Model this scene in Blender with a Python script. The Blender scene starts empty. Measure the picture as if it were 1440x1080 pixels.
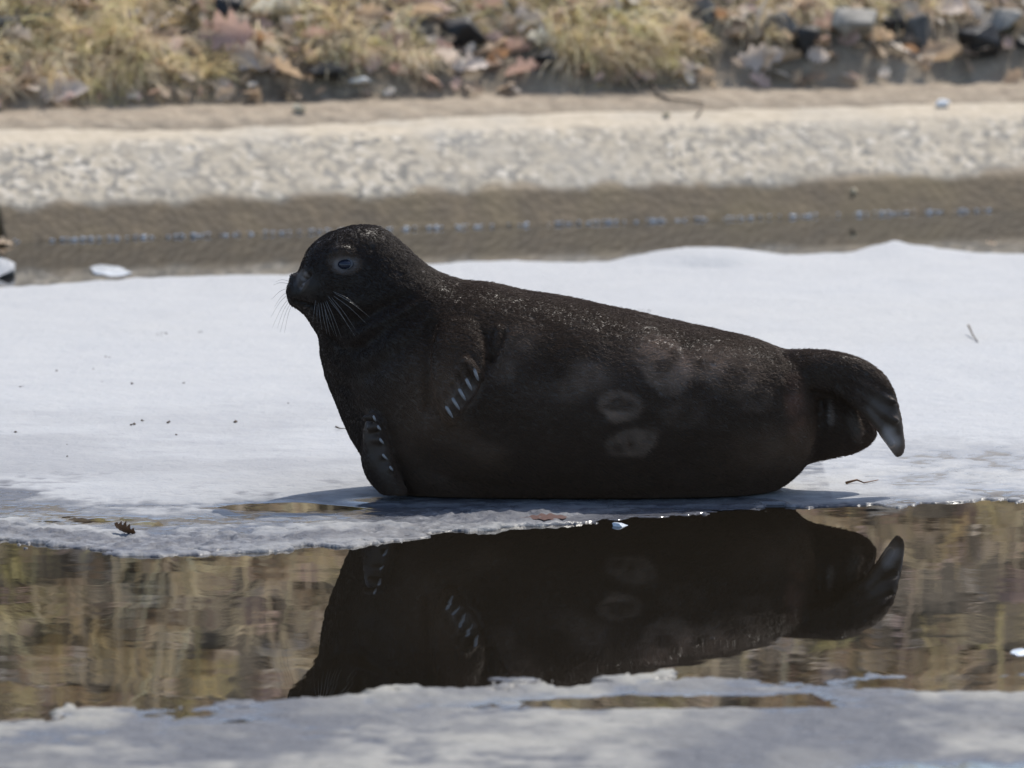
import bpy, bmesh, math, random
import numpy as np
from mathutils import Vector, Matrix
from mathutils.bvhtree import BVHTree

SC = bpy.context.scene
COL = SC.collection
R = math.radians

# ------------------------------------------------------------------ camera
CAM_D, FRAME_W = 16.0, 2.0
DEP = R(7.5)                                  # depression of the ice under the seal
CAM_H = CAM_D * math.tan(DEP)
PITCH = DEP - R(0.76)
AX_D = CAM_D / math.cos(PITCH)
cam_data = bpy.data.cameras.new('camera')
cam_data.sensor_width = 36.0
cam_data.lens = 36.0 * AX_D / FRAME_W
cam_data.clip_start = 0.5
cam_data.clip_end = 5000
cam_data.dof.use_dof = True
cam_data.dof.focus_distance = AX_D - 0.12
cam_data.dof.aperture_fstop = 6.0
cam = bpy.data.objects.new('camera', cam_data)
COL.objects.link(cam)
cam.location = (0, -CAM_D, CAM_H)
cam.rotation_euler = (R(90) - PITCH, 0, 0)
SC.camera = cam

# ------------------------------------------------------------------ sky, sun, exposure
SUN_EL, SUN_AZ = R(56), R(60)                 # azimuth: turned from +x (right) towards +y (behind)
sun_dir = Vector((math.cos(SUN_EL) * math.cos(SUN_AZ), math.cos(SUN_EL) * math.sin(SUN_AZ), math.sin(SUN_EL)))
world = bpy.data.worlds.new('World')
SC.world = world
world.use_nodes = True
wn = world.node_tree.nodes
sky = wn.new('ShaderNodeTexSky')
sky.sky_type = 'NISHITA'
sky.sun_disc = False
sky.sun_elevation = SUN_EL
sky.sun_rotation = math.atan2(sun_dir.x, sun_dir.y)
sky.air_density = 1.0
sky.dust_density = 1.5
world.node_tree.links.new(sky.outputs[0], wn['Background'].inputs[0])
wn['Background'].inputs[1].default_value = 0.15
sun_data = bpy.data.lights.new('sun', 'SUN')
sun_data.energy = 3.4
sun_data.angle = R(0.6)
sun_data.color = (1.0, 0.95, 0.87)
sun = bpy.data.objects.new('sun', sun_data)
COL.objects.link(sun)
sun.rotation_euler = sun_dir.to_track_quat('Z', 'Y').to_euler()
SC.view_settings.view_transform = 'Standard'
SC.view_settings.look = 'None'
SC.view_settings.exposure = 0.42
SC.view_settings.gamma = 1.0
SC.cycles.use_denoising = True
SC.cycles.max_bounces = 8
SC.cycles.sample_clamp_indirect = 6.0

# ------------------------------------------------------------------ numbers
rng = np.random.default_rng(7)
random.seed(7)
CO = np.array([0, -CAM_D, CAM_H])
MPP = FRAME_W / 1440.0


def ray(px, py):
    """direction of the sight line through a place in the photograph (survey helper)"""
    a = (np.asarray(px, float) - 720) * MPP
    b = (540 - np.asarray(py, float)) * MPP
    d = np.stack([a, AX_D * math.cos(PITCH) + b * math.sin(PITCH), -AX_D * math.sin(PITCH) + b * math.cos(PITCH)], -1)
    return d


def on_y(px, py, y=0.0):
    d = ray(px, py)
    return CO + d * ((y + CAM_D) / d[..., 1:2])


def on_z(px, py, z=0.0):
    d = ray(px, py)
    return CO + d * ((z - CAM_H) / d[..., 2:3])


def vnoise(p, seed=0):
    p = np.asarray(p, float)
    i = np.floor(p).astype(np.int64)
    f = p - i
    f = f * f * f * (f * (f * 6 - 15) + 10)

    def h(dx, dy, dz):
        n = (i[..., 0] + dx) * 374761393 + (i[..., 1] + dy) * 668265263 + (i[..., 2] + dz) * 1274126177 + seed * 974711
        n = n & 0xffffffff
        n = ((n ^ (n >> 13)) * 1274126177) & 0xffffffff
        n = ((n ^ (n >> 16)) * 2246822519) & 0xffffffff
        return ((n ^ (n >> 15)) & 0xffffff) / float(0xffffff)
    x, y, z = f[..., 0], f[..., 1], f[..., 2]
    a = h(0, 0, 0) * (1 - x) + h(1, 0, 0) * x
    b = h(0, 1, 0) * (1 - x) + h(1, 1, 0) * x
    c = h(0, 0, 1) * (1 - x) + h(1, 0, 1) * x
    d = h(0, 1, 1) * (1 - x) + h(1, 1, 1) * x
    return ((a * (1 - y) + b * y) * (1 - z) + (c * (1 - y) + d * y) * z) * 2 - 1


def fbm(x, y, z=0.0, freq=1.0, octv=4, seed=0, gain=0.5):
    x, y, z = np.broadcast_arrays(np.asarray(x, float), np.asarray(y, float), np.asarray(z, float))
    p = np.stack([x, y, z], -1) * freq
    out, amp = 0, 1.0
    for k in range(octv):
        out = out + amp * vnoise(p + 17.3 * k, seed + k)
        p = p * 2.03
        amp *= gain
    return out


def sstep(a, b, x):
    t = np.clip((np.asarray(x, float) - a) / (b - a), 0, 1)
    return t * t * (3 - 2 * t)


# ------------------------------------------------------------------ materials
def new_mat(name):
    m = bpy.data.materials.new(name)
    m.use_nodes = True
    nt = m.node_tree
    return m, nt, nt.nodes['Principled BSDF']


def N(nt, kind, **kw):
    n = nt.nodes.new(kind)
    for k, v in kw.items():
        if k.startswith('i_'):
            key = k[2:]
            n.inputs[int(key) if key.isdigit() else key.replace('_', ' ')].default_value = v
        else:
            setattr(n, k, v)
    return n


def ramp(nt, fac, stops):
    r = nt.nodes.new('ShaderNodeValToRGB')
    e = r.color_ramp.elements
    while len(e) < len(stops):
        e.new(0.5)
    for q, (p, c) in zip(e, stops):
        q.position = p
        q.color = (*c, 1) if len(c) == 3 else c
    nt.links.new(fac, r.inputs[0])
    return r.outputs[0]


def mix(nt, fac, a, b):
    n = nt.nodes.new('ShaderNodeMix')
    n.data_type = 'RGBA'
    for sock, v in ((n.inputs[0], fac), (n.inputs[6], a), (n.inputs[7], b)):
        if isinstance(v, bpy.types.NodeSocket):
            nt.links.new(v, sock)
        elif isinstance(v, (int, float)):
            sock.default_value = v
        else:
            sock.default_value = (*v, 1)
    return n.outputs[2]


def mrange(nt, v, a, b, c, d):
    n = nt.nodes.new('ShaderNodeMapRange')
    nt.links.new(v, n.inputs[0])
    for i, q in enumerate((a, b, c, d)):
        n.inputs[1 + i].default_value = q
    return n.outputs[0]


def noise(nt, scale, detail=4, rough=0.55, vec=None, dist=0.0):
    n = N(nt, 'ShaderNodeTexNoise', i_Scale=scale, i_Detail=detail, i_Roughness=rough, i_Distortion=dist)
    if vec is not None:
        nt.links.new(vec, n.inputs['Vector'])
    return n.outputs[0]


def objco(nt):
    return N(nt, 'ShaderNodeTexCoord').outputs['Object']


def attr(nt, name):
    return N(nt, 'ShaderNodeAttribute', attribute_name=name)


def bump(nt, bsdf, h, strength, dist):
    b = N(nt, 'ShaderNodeBump', i_Strength=strength, i_Distance=dist)
    nt.links.new(h, b.inputs['Height'])
    nt.links.new(b.outputs[0], bsdf.inputs['Normal'])
    return b


def mat_simple(name, col, rough=0.6, var=0.25, scale=60, spec=0.5, bmp=0.3, bdist=0.002):
    m, nt, b = new_mat(name)
    co = objco(nt)
    n1 = noise(nt, scale, 5, 0.6, co)
    lo = tuple(c * (1 - var) for c in col)
    hi = tuple(min(1, c * (1 + var)) for c in col)
    c = ramp(nt, n1, [(0.3, lo), (0.7, hi)])
    nt.links.new(c, b.inputs['Base Color'])
    b.inputs['Roughness'].default_value = rough
    b.inputs['Specular IOR Level'].default_value = spec
    if bmp:
        bump(nt, b, n1, bmp, bdist)
    return m


M = {}


def make_materials():
    # water
    m, nt, b = new_mat('water')
    b.inputs['Base Color'].default_value = (0.009, 0.0072, 0.0048, 1)
    b.inputs['Roughness'].default_value = 0.015
    b.inputs['IOR'].default_value = 1.333
    b.inputs['Specular IOR Level'].default_value = 0.5
    geo = N(nt, 'ShaderNodeNewGeometry').outputs['Position']
    n1 = noise(nt, 2.6, 2, 0.5, geo)
    n2 = noise(nt, 14, 2, 0.5, geo)
    add = N(nt, 'ShaderNodeMath', operation='MULTIPLY_ADD')
    nt.links.new(n2, add.inputs[0])
    add.inputs[1].default_value = 0.10
    nt.links.new(n1, add.inputs[2])
    bump(nt, b, add.outputs[0], 0.35, 0.0022)
    M['water'] = m

    # ice: dry granular white, wet grey-blue
    for key, dry, wet in (('ice', (0.400, 0.404, 0.404), (0.086, 0.089, 0.102)), ('near_ice', (0.262, 0.252, 0.226), (0.078, 0.081, 0.092))):
        m, nt, b = new_mat(key)
        geo = N(nt, 'ShaderNodeNewGeometry').outputs['Position']
        w = attr(nt, 'wet').outputs['Fac']
        tint = attr(nt, 'tint').outputs['Fac']
        g1 = noise(nt, 9, 6, 0.6, geo)
        g2 = noise(nt, 150, 3, 0.7, geo)
        g3 = noise(nt, 2.2, 5, 0.62, geo)
        cool, mid, pale = [tuple(q * v for q, v in zip(dry, k)) for k in ((.80, .82, .87), (.86, .86, .86), (1.06, 1.06, 1.06))]
        c = mix(nt, mrange(nt, g1, 0.35, 0.75, 0.0, 0.45), dry, cool)
        c = mix(nt, mrange(nt, g3, 0.5, 0.75, 0.0, 0.35), c, mid)
        c = mix(nt, mrange(nt, g2, 0.55, 0.75, 0.0, 0.3), c, pale)
        wv = mix(nt, mrange(nt, g2, 0.35, 0.7, 0.0, 1.0), tuple(q * .8 for q in wet), tuple(q * 1.35 for q in wet))
        c = mix(nt, w, c, wv)
        c = mix(nt, tint, c, (dry[0] * .96, dry[0] * .92, dry[0] * .80))
        nt.links.new(c, b.inputs['Base Color'])
        gl = attr(nt, 'gloss').outputs['Fac']
        nt.links.new(mrange(nt, gl, 0.0, 1.0, 0.62, 0.07), b.inputs['Roughness'])
        b.inputs['IOR'].default_value = 1.31
        b.inputs['Specular IOR Level'].default_value = 0.35
        b.inputs['Subsurface Weight'].default_value = 0.0
        hsum = N(nt, 'ShaderNodeMath', operation='MULTIPLY_ADD')
        nt.links.new(g2, hsum.inputs[0])
        hsum.inputs[1].default_value = 0.35
        nt.links.new(noise(nt, 45, 4, 0.6, geo), hsum.inputs[2])
        bp = bump(nt, b, hsum.outputs[0], 0.5, 0.006)
        nt.links.new(mrange(nt, gl, 0.0, 1.0, 0.7, 0.05), bp.inputs['Strength'])
        M[key] = m

    m, nt, b = new_mat('clear_ice')
    geo = objco(nt)
    c = ramp(nt, noise(nt, 40, 5, 0.6, geo), [(0.3, (0.42, 0.47, 0.54)), (0.7, (0.74, 0.78, 0.82))])
    nt.links.new(c, b.inputs['Base Color'])
    b.inputs['Roughness'].default_value = 0.12
    bump(nt, b, noise(nt, 90, 3, 0.6, geo), 0.4, 0.003)
    M['clear_ice'] = m

    # concrete with exposed aggregate; darkened where the water wets it
    m, nt, b = new_mat('concrete')
    co = objco(nt)
    wet = attr(nt, 'wet').outputs['Fac']
    plain = attr(nt, 'plain').outputs['Fac']
    v = N(nt, 'ShaderNodeTexVoronoi', i_Scale=54.0, i_Randomness=1.0)
    wn_ = N(nt, 'ShaderNodeTexNoise', i_Scale=30.0, i_Detail=4.0)
    nt.links.new(co, wn_.inputs['Vector'])
    wa_ = N(nt, 'ShaderNodeVectorMath', operation='MULTIPLY_ADD')
    nt.links.new(wn_.outputs['Color'], wa_.inputs[0])
    wa_.inputs[1].default_value = (0.013, 0.013, 0.013)
    nt.links.new(co, wa_.inputs[2])
    nt.links.new(wa_.outputs[0], v.inputs['Vector'])
    sep = N(nt, 'ShaderNodeSeparateColor')
    nt.links.new(v.outputs['Color'], sep.inputs[0])
    agg = ramp(nt, sep.outputs[0], [(0.0, (0.10, 0.10, 0.095)), (0.40, (0.22, 0.21, 0.19)), (0.52, (0.42, 0.36, 0.27)), (0.75, (0.54, 0.46, 0.345)), (1.0, (0.68, 0.61, 0.51))])
    cem = ramp(nt, noise(nt, 26, 6, 0.65, co), [(0.3, (0.37, 0.31, 0.225)), (0.7, (0.52, 0.445, 0.34))])
    blot = noise(nt, 10, 8, 0.68, co)
    f = N(nt, 'ShaderNodeMath', operation='MULTIPLY')
    nt.links.new(mrange(nt, blot, 0.38, 0.60, 0.18, 0.85), f.inputs[0])
    nt.links.new(mrange(nt, plain, 0.0, 1.0, 0.9, 0.08), f.inputs[1])
    c = mix(nt, f.outputs[0], cem, agg)
    c = mix(nt, mrange(nt, noise(nt, 3.1, 4, 0.6, co), 0.45, 0.75, 0, 0.55), c, (0.36, 0.34, 0.30))
    wetc = ramp(nt, noise(nt, 17, 6, 0.65, co), [(0.25, (0.085, 0.057, 0.027)), (0.55, (0.155, 0.105, 0.052)), (0.8, (0.27, 0.185, 0.095))])
    wetc = mix(nt, mrange(nt, noise(nt, 5, 3, 0.5, co), 0.45, 0.7, 0, 0.6), wetc, (0.20, 0.142, 0.058))
    c = mix(nt, wet, c, wetc)
    nt.links.new(c, b.inputs['Base Color'])
    nt.links.new(mrange(nt, wet, 0, 1, 0.88, 0.62), b.inputs['Roughness'])
    bump(nt, b, v.outputs['Distance'], 0.35, 0.003)
    M['concrete'] = m

    # soil
    m, nt, b = new_mat('soil')
    co = objco(nt)
    lit = attr(nt, 'litter').outputs['Fac']
    d = ramp(nt, noise(nt, 22, 7, 0.65, co), [(0.25, (0.20, 0.158, 0.112)), (0.55, (0.33, 0.268, 0.195)), (0.8, (0.46, 0.385, 0.29))])
    g = ramp(nt, noise(nt, 30, 7, 0.7, co), [(0.3, (0.04, 0.032, 0.022)), (0.5, (0.14, 0.11, 0.075)), (0.72, (0.34, 0.275, 0.19))])
    nt.links.new(mix(nt, lit, d, g), b.inputs['Base Color'])
    b.inputs['Roughness'].default_value = 0.95
    bump(nt, b, noise(nt, 60, 5, 0.65, co), 0.8, 0.008)
    M['soil'] = m

    # dry grass, colour carried by each blade
    m, nt, b = new_mat('grass')
    nt.links.new(attr(nt, 'col').outputs['Color'], b.inputs['Base Color'])
    b.inputs['Roughness'].default_value = 0.6
    b.inputs['Specular IOR Level'].default_value = 0.3
    tr = N(nt, 'ShaderNodeBsdfTranslucent')
    nt.links.new(attr(nt, 'col').outputs['Color'], tr.inputs[0])
    ms = N(nt, 'ShaderNodeMixShader', i_0=0.48)
    nt.links.new(b.outputs[0], ms.inputs[1])
    nt.links.new(tr.outputs[0], ms.inputs[2])
    nt.links.new(ms.outputs[0], nt.nodes['Material Output'].inputs[0])
    M['grass'] = m

    for k, c in dict(leaf_pink=(0.62, 0.42, 0.34), leaf_tan=(0.62, 0.46, 0.31), leaf_cream=(0.82, 0.79, 0.68), leaf_pale=(0.74, 0.63, 0.54), leaf_orange=(0.46, 0.27, 0.15), leaf_brown=(0.15, 0.075, 0.035), leaf_red=(0.05, 0.010, 0.007)).items():
        m = mat_simple(k, c, 0.6, 0.22, 35, 0.35, 0.4, 0.002)
        M[k] = m
        if k in ('leaf_brown', 'leaf_red'):
            continue
        nt = m.node_tree
        tr = N(nt, 'ShaderNodeBsdfTranslucent')
        tr.inputs[0].default_value = (*c, 1)
        ms = N(nt, 'ShaderNodeMixShader', i_0=0.4)
        nt.links.new(nt.nodes['Principled BSDF'].outputs[0], ms.inputs[1])
        nt.links.new(tr.outputs[0], ms.inputs[2])
        nt.links.new(ms.outputs[0], nt.nodes['Material Output'].inputs[0])
        M[k] = m
    M['rock_dark'] = mat_simple('rock_dark', (0.012, 0.0115, 0.0115), 0.55, 0.5, 28, 0.5, 0.7, 0.006)
    M['rock_grey'] = mat_simple('rock_grey', (0.12, 0.112, 0.10), 0.8, 0.45, 30, 0.4, 0.7, 0.006)
    M['rock_pale'] = mat_simple('rock_pale', (0.27, 0.25, 0.215), 0.85, 0.35, 32, 0.4, 0.7, 0.006)
    M['white_stone'] = mat_simple('white_stone', (0.80, 0.79, 0.76), 0.6, 0.08, 60)
    M['tan_stone'] = mat_simple('tan_stone', (0.62, 0.52, 0.36), 0.7, 0.15, 60)
    M['twig'] = mat_simple('twig', (0.11, 0.085, 0.06), 0.7, 0.3, 60)
    M['pale_twig'] = mat_simple('pale_twig', (0.42, 0.38, 0.31), 0.7, 0.25, 60)
    M['speck'] = mat_simple('speck', (0.075, 0.05, 0.03), 0.7, 0.5, 200, 0.4, 0)

    # seal
    m, nt, b = new_mat('seal_skin')
    co = objco(nt)
    a = attr(nt, 'coat').outputs['Color']
    n1 = noise(nt, 55, 5, 0.65, co)
    dark = ramp(nt, n1, [(0.3, (0.007, 0.0048, 0.0036)), (0.7, (0.016, 0.011, 0.0082))])
    mixc = N(nt, 'ShaderNodeMix', data_type='RGBA', blend_type='ADD')
    mixc.inputs[0].default_value = 1.0
    nt.links.new(dark, mixc.inputs[6])
    nt.links.new(a, mixc.inputs[7])
    nt.links.new(mixc.outputs[2], b.inputs['Base Color'])
    b.inputs['Specular IOR Level'].default_value = 0.25
    nt.links.new(mrange(nt, n1, 0.3, 0.7, 0.34, 0.55), b.inputs['Roughness'])
    st = N(nt, 'ShaderNodeMapping')
    st.inputs['Scale'].default_value = (60, 220, 220)
    nt.links.new(co, st.inputs[0])
    bump(nt, b, noise(nt, 1.0, 4, 0.6, st.outputs[0]), 0.35, 0.002)
    M['seal_skin'] = m

    m, nt, b = new_mat('seal_fur')
    nt.links.new(attr(nt, 'coat').outputs['Color'], b.inputs['Base Color'])
    b.inputs['Roughness'].default_value = 0.48
    b.inputs['Specular IOR Level'].default_value = 0.15
    M['seal_fur'] = m

    m, nt, b = new_mat('seal_eye')
    b.inputs['Base Color'].default_value = (0.014, 0.017, 0.032, 1)
    b.inputs['Roughness'].default_value = 0.22
    M['seal_eye'] = m
    M['eyelid'] = mat_simple('eyelid', (0.085, 0.085, 0.092), 0.6, 0.3, 120, 0.5, 0.3, 0.001)
    m, nt, b = new_mat('claw')
    b.inputs['Base Color'].default_value = (0.25, 0.24, 0.235, 1)
    b.inputs['Roughness'].default_value = 0.22
    M['claw'] = m
    m, nt, b = new_mat('whisker')
    b.inputs['Base Color'].default_value = (0.21, 0.195, 0.18, 1)
    b.inputs['Roughness'].default_value = 0.3
    M['whisker'] = m


make_materials()


# ------------------------------------------------------------------ object helpers
def mesh_from(name, v, f, smooth=True, attrs=None):
    me = bpy.data.meshes.new(name)
    v = np.asarray(v, np.float32).reshape(-1, 3)
    f = np.asarray(f, np.int32)
    if f.ndim == 2:
        k = f.shape[1]
        me.vertices.add(len(v))
        me.vertices.foreach_set('co', v.ravel())
        me.loops.add(f.size)
        me.loops.foreach_set('vertex_index', f.ravel())
        me.polygons.add(len(f))
        me.polygons.foreach_set('loop_start', np.arange(0, f.size, k, dtype=np.int32))
        if smooth:
            me.polygons.foreach_set('use_smooth', np.ones(len(f), bool))
        me.update(calc_edges=True)
    for k, a in (attrs or {}).items():
        a = np.asarray(a, np.float32)
        if a.ndim == 1:
            at = me.attributes.new(k, 'FLOAT', 'POINT')
            at.data.foreach_set('value', a)
        else:
            at = me.attributes.new(k, 'FLOAT_COLOR', 'POINT')
            at.data.foreach_set('color', np.concatenate([a, np.ones((len(a), 1), np.float32)], 1).ravel())
    return me


def link(name, me, mat=None, parent=None, loc=None, rot=None, scale=None):
    o = bpy.data.objects.new(name, me)
    COL.objects.link(o)
    if mat and me is not None and len(me.materials) == 0:
        me.materials.append(M[mat])
    if parent:
        o.parent = parent
    if loc is not None:
        o.location = loc
    if rot is not None:
        o.rotation_euler = rot
    if scale is not None:
        o.scale = scale
    return o


def tag(o, label=None, cat=None, group=None, kind=None):
    for k, v in (('label', label), ('category', cat), ('group', group), ('kind', kind)):
        if v:
            o[k] = v
    return o


def grid_faces(nu, nv):
    a = np.arange(nu * nv).reshape(nu, nv)
    return np.stack([a[:-1, :-1], a[1:, :-1], a[1:, 1:], a[:-1, 1:]], -1).reshape(-1, 4)


def tube_arrays(pts, radii, sides=6):
    pts = np.asarray(pts, float)
    n = len(pts)
    t = np.gradient(pts, axis=0)
    t /= np.linalg.norm(t, axis=1, keepdims=True) + 1e-12
    ref = np.array([0.0, 0.0, 1.0]) if abs(t[0, 2]) < 0.9 else np.array([1.0, 0, 0])
    a = np.cross(t, ref)
    a /= np.linalg.norm(a, axis=1, keepdims=True) + 1e-12
    b = np.cross(t, a)
    ang = np.arange(sides) * 2 * np.pi / sides
    r = np.asarray(radii, float)[:, None, None]
    v = pts[:, None] + r * (a[:, None] * np.cos(ang)[None, :, None] + b[:, None] * np.sin(ang)[None, :, None])
    f = []
    for i in range(n - 1):
        for k in range(sides):
            k2 = (k + 1) % sides
            f.append((i * sides + k, i * sides + k2, (i + 1) * sides + k2, (i + 1) * sides + k))
    v = v.reshape(-1, 3)
    c0, c1 = len(v), len(v) + 1
    v = np.vstack([v, pts[0], pts[-1]])
    for k in range(sides):
        k2 = (k + 1) % sides
        f.append((c0, k2, k, k))
        f.append((c1, (n - 1) * sides + k, (n - 1) * sides + k2, (n - 1) * sides + k2))
    return v, f


def tube_mesh(name, pts, radii, sides=6):
    v, f = tube_arrays(pts, radii, sides)
    me = bpy.data.meshes.new(name)
    me.from_pydata([tuple(q) for q in v], [], [tuple(dict.fromkeys(q)) for q in f])
    for p in me.polygons:
        p.use_smooth = True
    me.update()
    return me


# ------------------------------------------------------------------ water
def build_water():
    s = 2500.0
    me = mesh_from('water', [(-s, -s, 0), (s, -s, 0), (s, s, 0), (-s, s, 0)], [(0, 1, 2, 3)], False)
    tag(link('water', me, 'water'), kind='structure')


build_water()

# ------------------------------------------------------------------ ice sheets
SEAL_Z = 0.006


def curve_y(pts):
    g = on_z(np.array([p[0] for p in pts]), np.array([p[1] for p in pts]))
    return g[:, 0], g[:, 1]


FX, FY = curve_y([(-300, 752), (0, 768), (90, 774), (200, 784), (300, 777), (480, 767), (600, 758), (700, 750), (800, 743), (830, 738), (900, 736), (1000, 726), (1090, 716), (1200, 713), (1440, 707), (1800, 700)])
BX, BY = curve_y([(-300, 412), (0, 406), (100, 401), (200, 393), (300, 389), (420, 388), (640, 382), (760, 379), (850, 379), (905, 373), (960, 366), (1100, 364), (1180, 357), (1250, 349), (1310, 354), (1440, 357), (1800, 345)])


def spaced(a, b, fine0, fine1, step, coarse):
    out = list(np.arange(fine0, fine1, step))
    s, x = step, fine0
    while x > a:
        s = min(s * 1.35, coarse)
        x -= s
        out.insert(0, x)
    s, x = step, out[-1]
    while x < b:
        s = min(s * 1.35, coarse)
        x += s
        out.append(x)
    return np.array(out)


def gauss(x, y, cx, cy, sx, sy):
    return np.exp(-((x - cx) / sx) ** 2 - ((y - cy) / sy) ** 2)


def floe_height(x, y):
    yf = np.interp(x, FX, FY) + 0.05 * fbm(x, 0 * x, 3.3, 3.0, 3, 5) + 0.045 * fbm(x, y, 0, 16, 4, 9, 0.65)
    yb = np.interp(x, BX, BY) + 0.10 * fbm(x, 0 * x, 8.1, 3.0, 4, 15)
    d = y - yf
    e = yb - y
    left = 1 - sstep(0.05, 0.28, x)                    # slush ridge runs along the left part of the front
    n_big = fbm(x, y, 0, 1.1, 4, 21)
    n_med = fbm(x, y * 0.8, 0, 6.0, 4, 31)
    n_fin = fbm(x, y, 0, 34.0, 3, 41)
    n_gr = fbm(x, y, 0, 95.0, 2, 51)
    h = 0.0035 + 0.020 * sstep(0.45, 2.2, d) + 0.004 * n_big * sstep(0.3, 1.2, d)
    h = h + (0.0020 * n_med + 0.0010 * n_fin + 0.0005 * n_gr) * (1.0 - 0.35 * sstep(0.5, 1.0, d))
    # left: ridge, then a shallow trough with pools
    ridge = np.exp(-((d - 0.17) / 0.15) ** 2)
    trough = np.exp(-((d - 0.46) / 0.10) ** 2)
    h = h + left * (ridge * (0.0036 + 0.0034 * n_med + 0.0030 * n_fin + 0.0022 * n_gr) - trough * (0.0012 + 0.0022 * n_med))
    p = on_z(np.array([405.0]), np.array([713.0]))[0]
    h = h - 0.012 * gauss(x, y, p[0], p[1], 0.13, 0.075)
    p = on_z(np.array([60.0]), np.array([735.0]))[0]
    h = h - 0.0030 * gauss(x, y, p[0], p[1], 0.35, 0.13)
    p = on_z(np.array([200.0]), np.array([714.0]))[0]
    h = h - 0.0026 * gauss(x, y, p[0], p[1], 0.33, 0.05)
    # right: thin wet lip
    h = h - (1 - left) * 0.0015 * (1 - sstep(0.05, 0.5, d))
    # back hump with a crack in front of it
    for (px, py, sx, sy, a) in ((1000, 378, 0.20, 0.28, 0.030), (1250, 356, 0.15, 0.30, 0.028), (90, 408, 0.5, 0.25, 0.008), (640, 386, 0.25, 0.15, 0.008)):
        q = on_z(np.array([float(px)]), np.array([float(py)]))[0]
        h = h + a * gauss(x, y, q[0], q[1], sx, sy)
    q = on_z(np.array([985.0]), np.array([391.0]))[0]
    h = h - 0.020 * gauss(x, y, q[0], q[1], 0.10, 0.05)
    # where the seal lies the ice is pressed smooth
    flat = np.clip(1 - ((x - 0.17) / 0.60) ** 4 - ((y - 0.0) / 0.24) ** 4, 0, 1)
    flat = sstep(0.0, 0.5, flat)
    h = h * (1 - flat) + (SEAL_Z - 0.0005) * flat
    # margins sink below the water
    h = np.where(d < 0.03, h - (0.03 - d) * 0.9, h)
    h = np.where(e < 0.16, h - np.maximum(0.16 - e, 0) ** 1.3 * 0.6, h)
    h = np.maximum(h, -0.12)
    return h, d, e, left, n_med, n_fin, n_big


def build_floe():
    xs = spaced(-14, 14, -1.35, 1.35, 0.0065, 0.8)
    ys = np.concatenate([np.arange(-1.5, -0.85, 0.02), np.arange(-0.85, 0.15, 0.006), np.arange(0.15, 1.4, 0.011), np.arange(1.4, 4.6, 0.022)])
    X, Y = np.meshgrid(xs, ys, indexing='ij')
    h, d, e, left, nm, nf, nb = floe_height(X, Y)
    wet = 1 - sstep(0.0015, 0.0085, h + 0.0012 * nf + 0.001 * nm)
    front = np.exp(-((d - 0.15) / 0.16) ** 2)
    wet = np.maximum(wet, 1.0 * left * front * sstep(-0.9, 0.3, nm + 0.8 * nf + 0.35))
    gloss = np.clip(1 - sstep(0.0005, 0.0045, h + 0.0008 * nf), 0, 1) * (1 - 0.85 * left * front)
    # melt-water film in front of the belly
    film = sstep(0, 0.5, np.clip(1 - ((X - 0.10) / 0.48) ** 4 - ((Y + 0.27) / 0.22) ** 4, 0, 1))
    wet = np.maximum(wet, film * (0.80 + 0.3 * nf))
    gloss = np.clip(np.maximum(gloss, film * (1 - left * front)), 0, 1)
    damp = (1 - sstep(0.25, 1.5, d + 0.45 * nb))
    wet = np.maximum(wet, 0.16 * damp * (1 + 0.8 * nm) * (1 - 0.8 * sstep(0.3, 0.7, X)))
    wet = np.where(X > 0.62, wet * (0.35 + 0.65 * (1 - sstep(0.02, 0.2, d))), wet)
    band = fbm(X * 0.45, Y, 0, 2.6, 5, 95, 0.6)
    wet = np.maximum(wet, (0.08 + 0.27 * sstep(-0.3, 0.7, band)) * (1 - 0.75 * sstep(1.0, 2.6, d)) * (1 - 0.6 * sstep(0.2, 0.9, X)))
    wet = np.maximum(wet, 0.40 * sstep(0.4, 0.7, d) * (1 - sstep(0.7, 1.9, d)) * (1 - sstep(0.0, 0.5, X)) * (0.75 + 0.5 * band))
    wet = np.clip(wet, 0, 1)
    tint = 0.35 * (1 - sstep(0.3, 0.75, d + 0.1 * nm)) * (1 - front) * sstep(-0.3, 0.5, nm)
    tint = np.clip(tint + 0.10 * sstep(0.2, 0.8, nb), 0, 0.6) * (1 - film)
    me = mesh_from('ice_sheet', np.stack([X, Y, h], -1), grid_faces(*X.shape), True, {'wet': wet.ravel(), 'tint': tint.ravel(), 'gloss': gloss.ravel()})
    tag(link('ice_sheet', me, 'ice'), kind='structure')


build_floe()

NX, NY = curve_y([(-300, 1030), (0, 1012), (100, 1006), (200, 998), (300, 986), (400, 978), (500, 966), (600, 957), (700, 953), (850, 951), (1000, 946), (1100, 944), (1440, 940), (1800, 930)])


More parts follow.
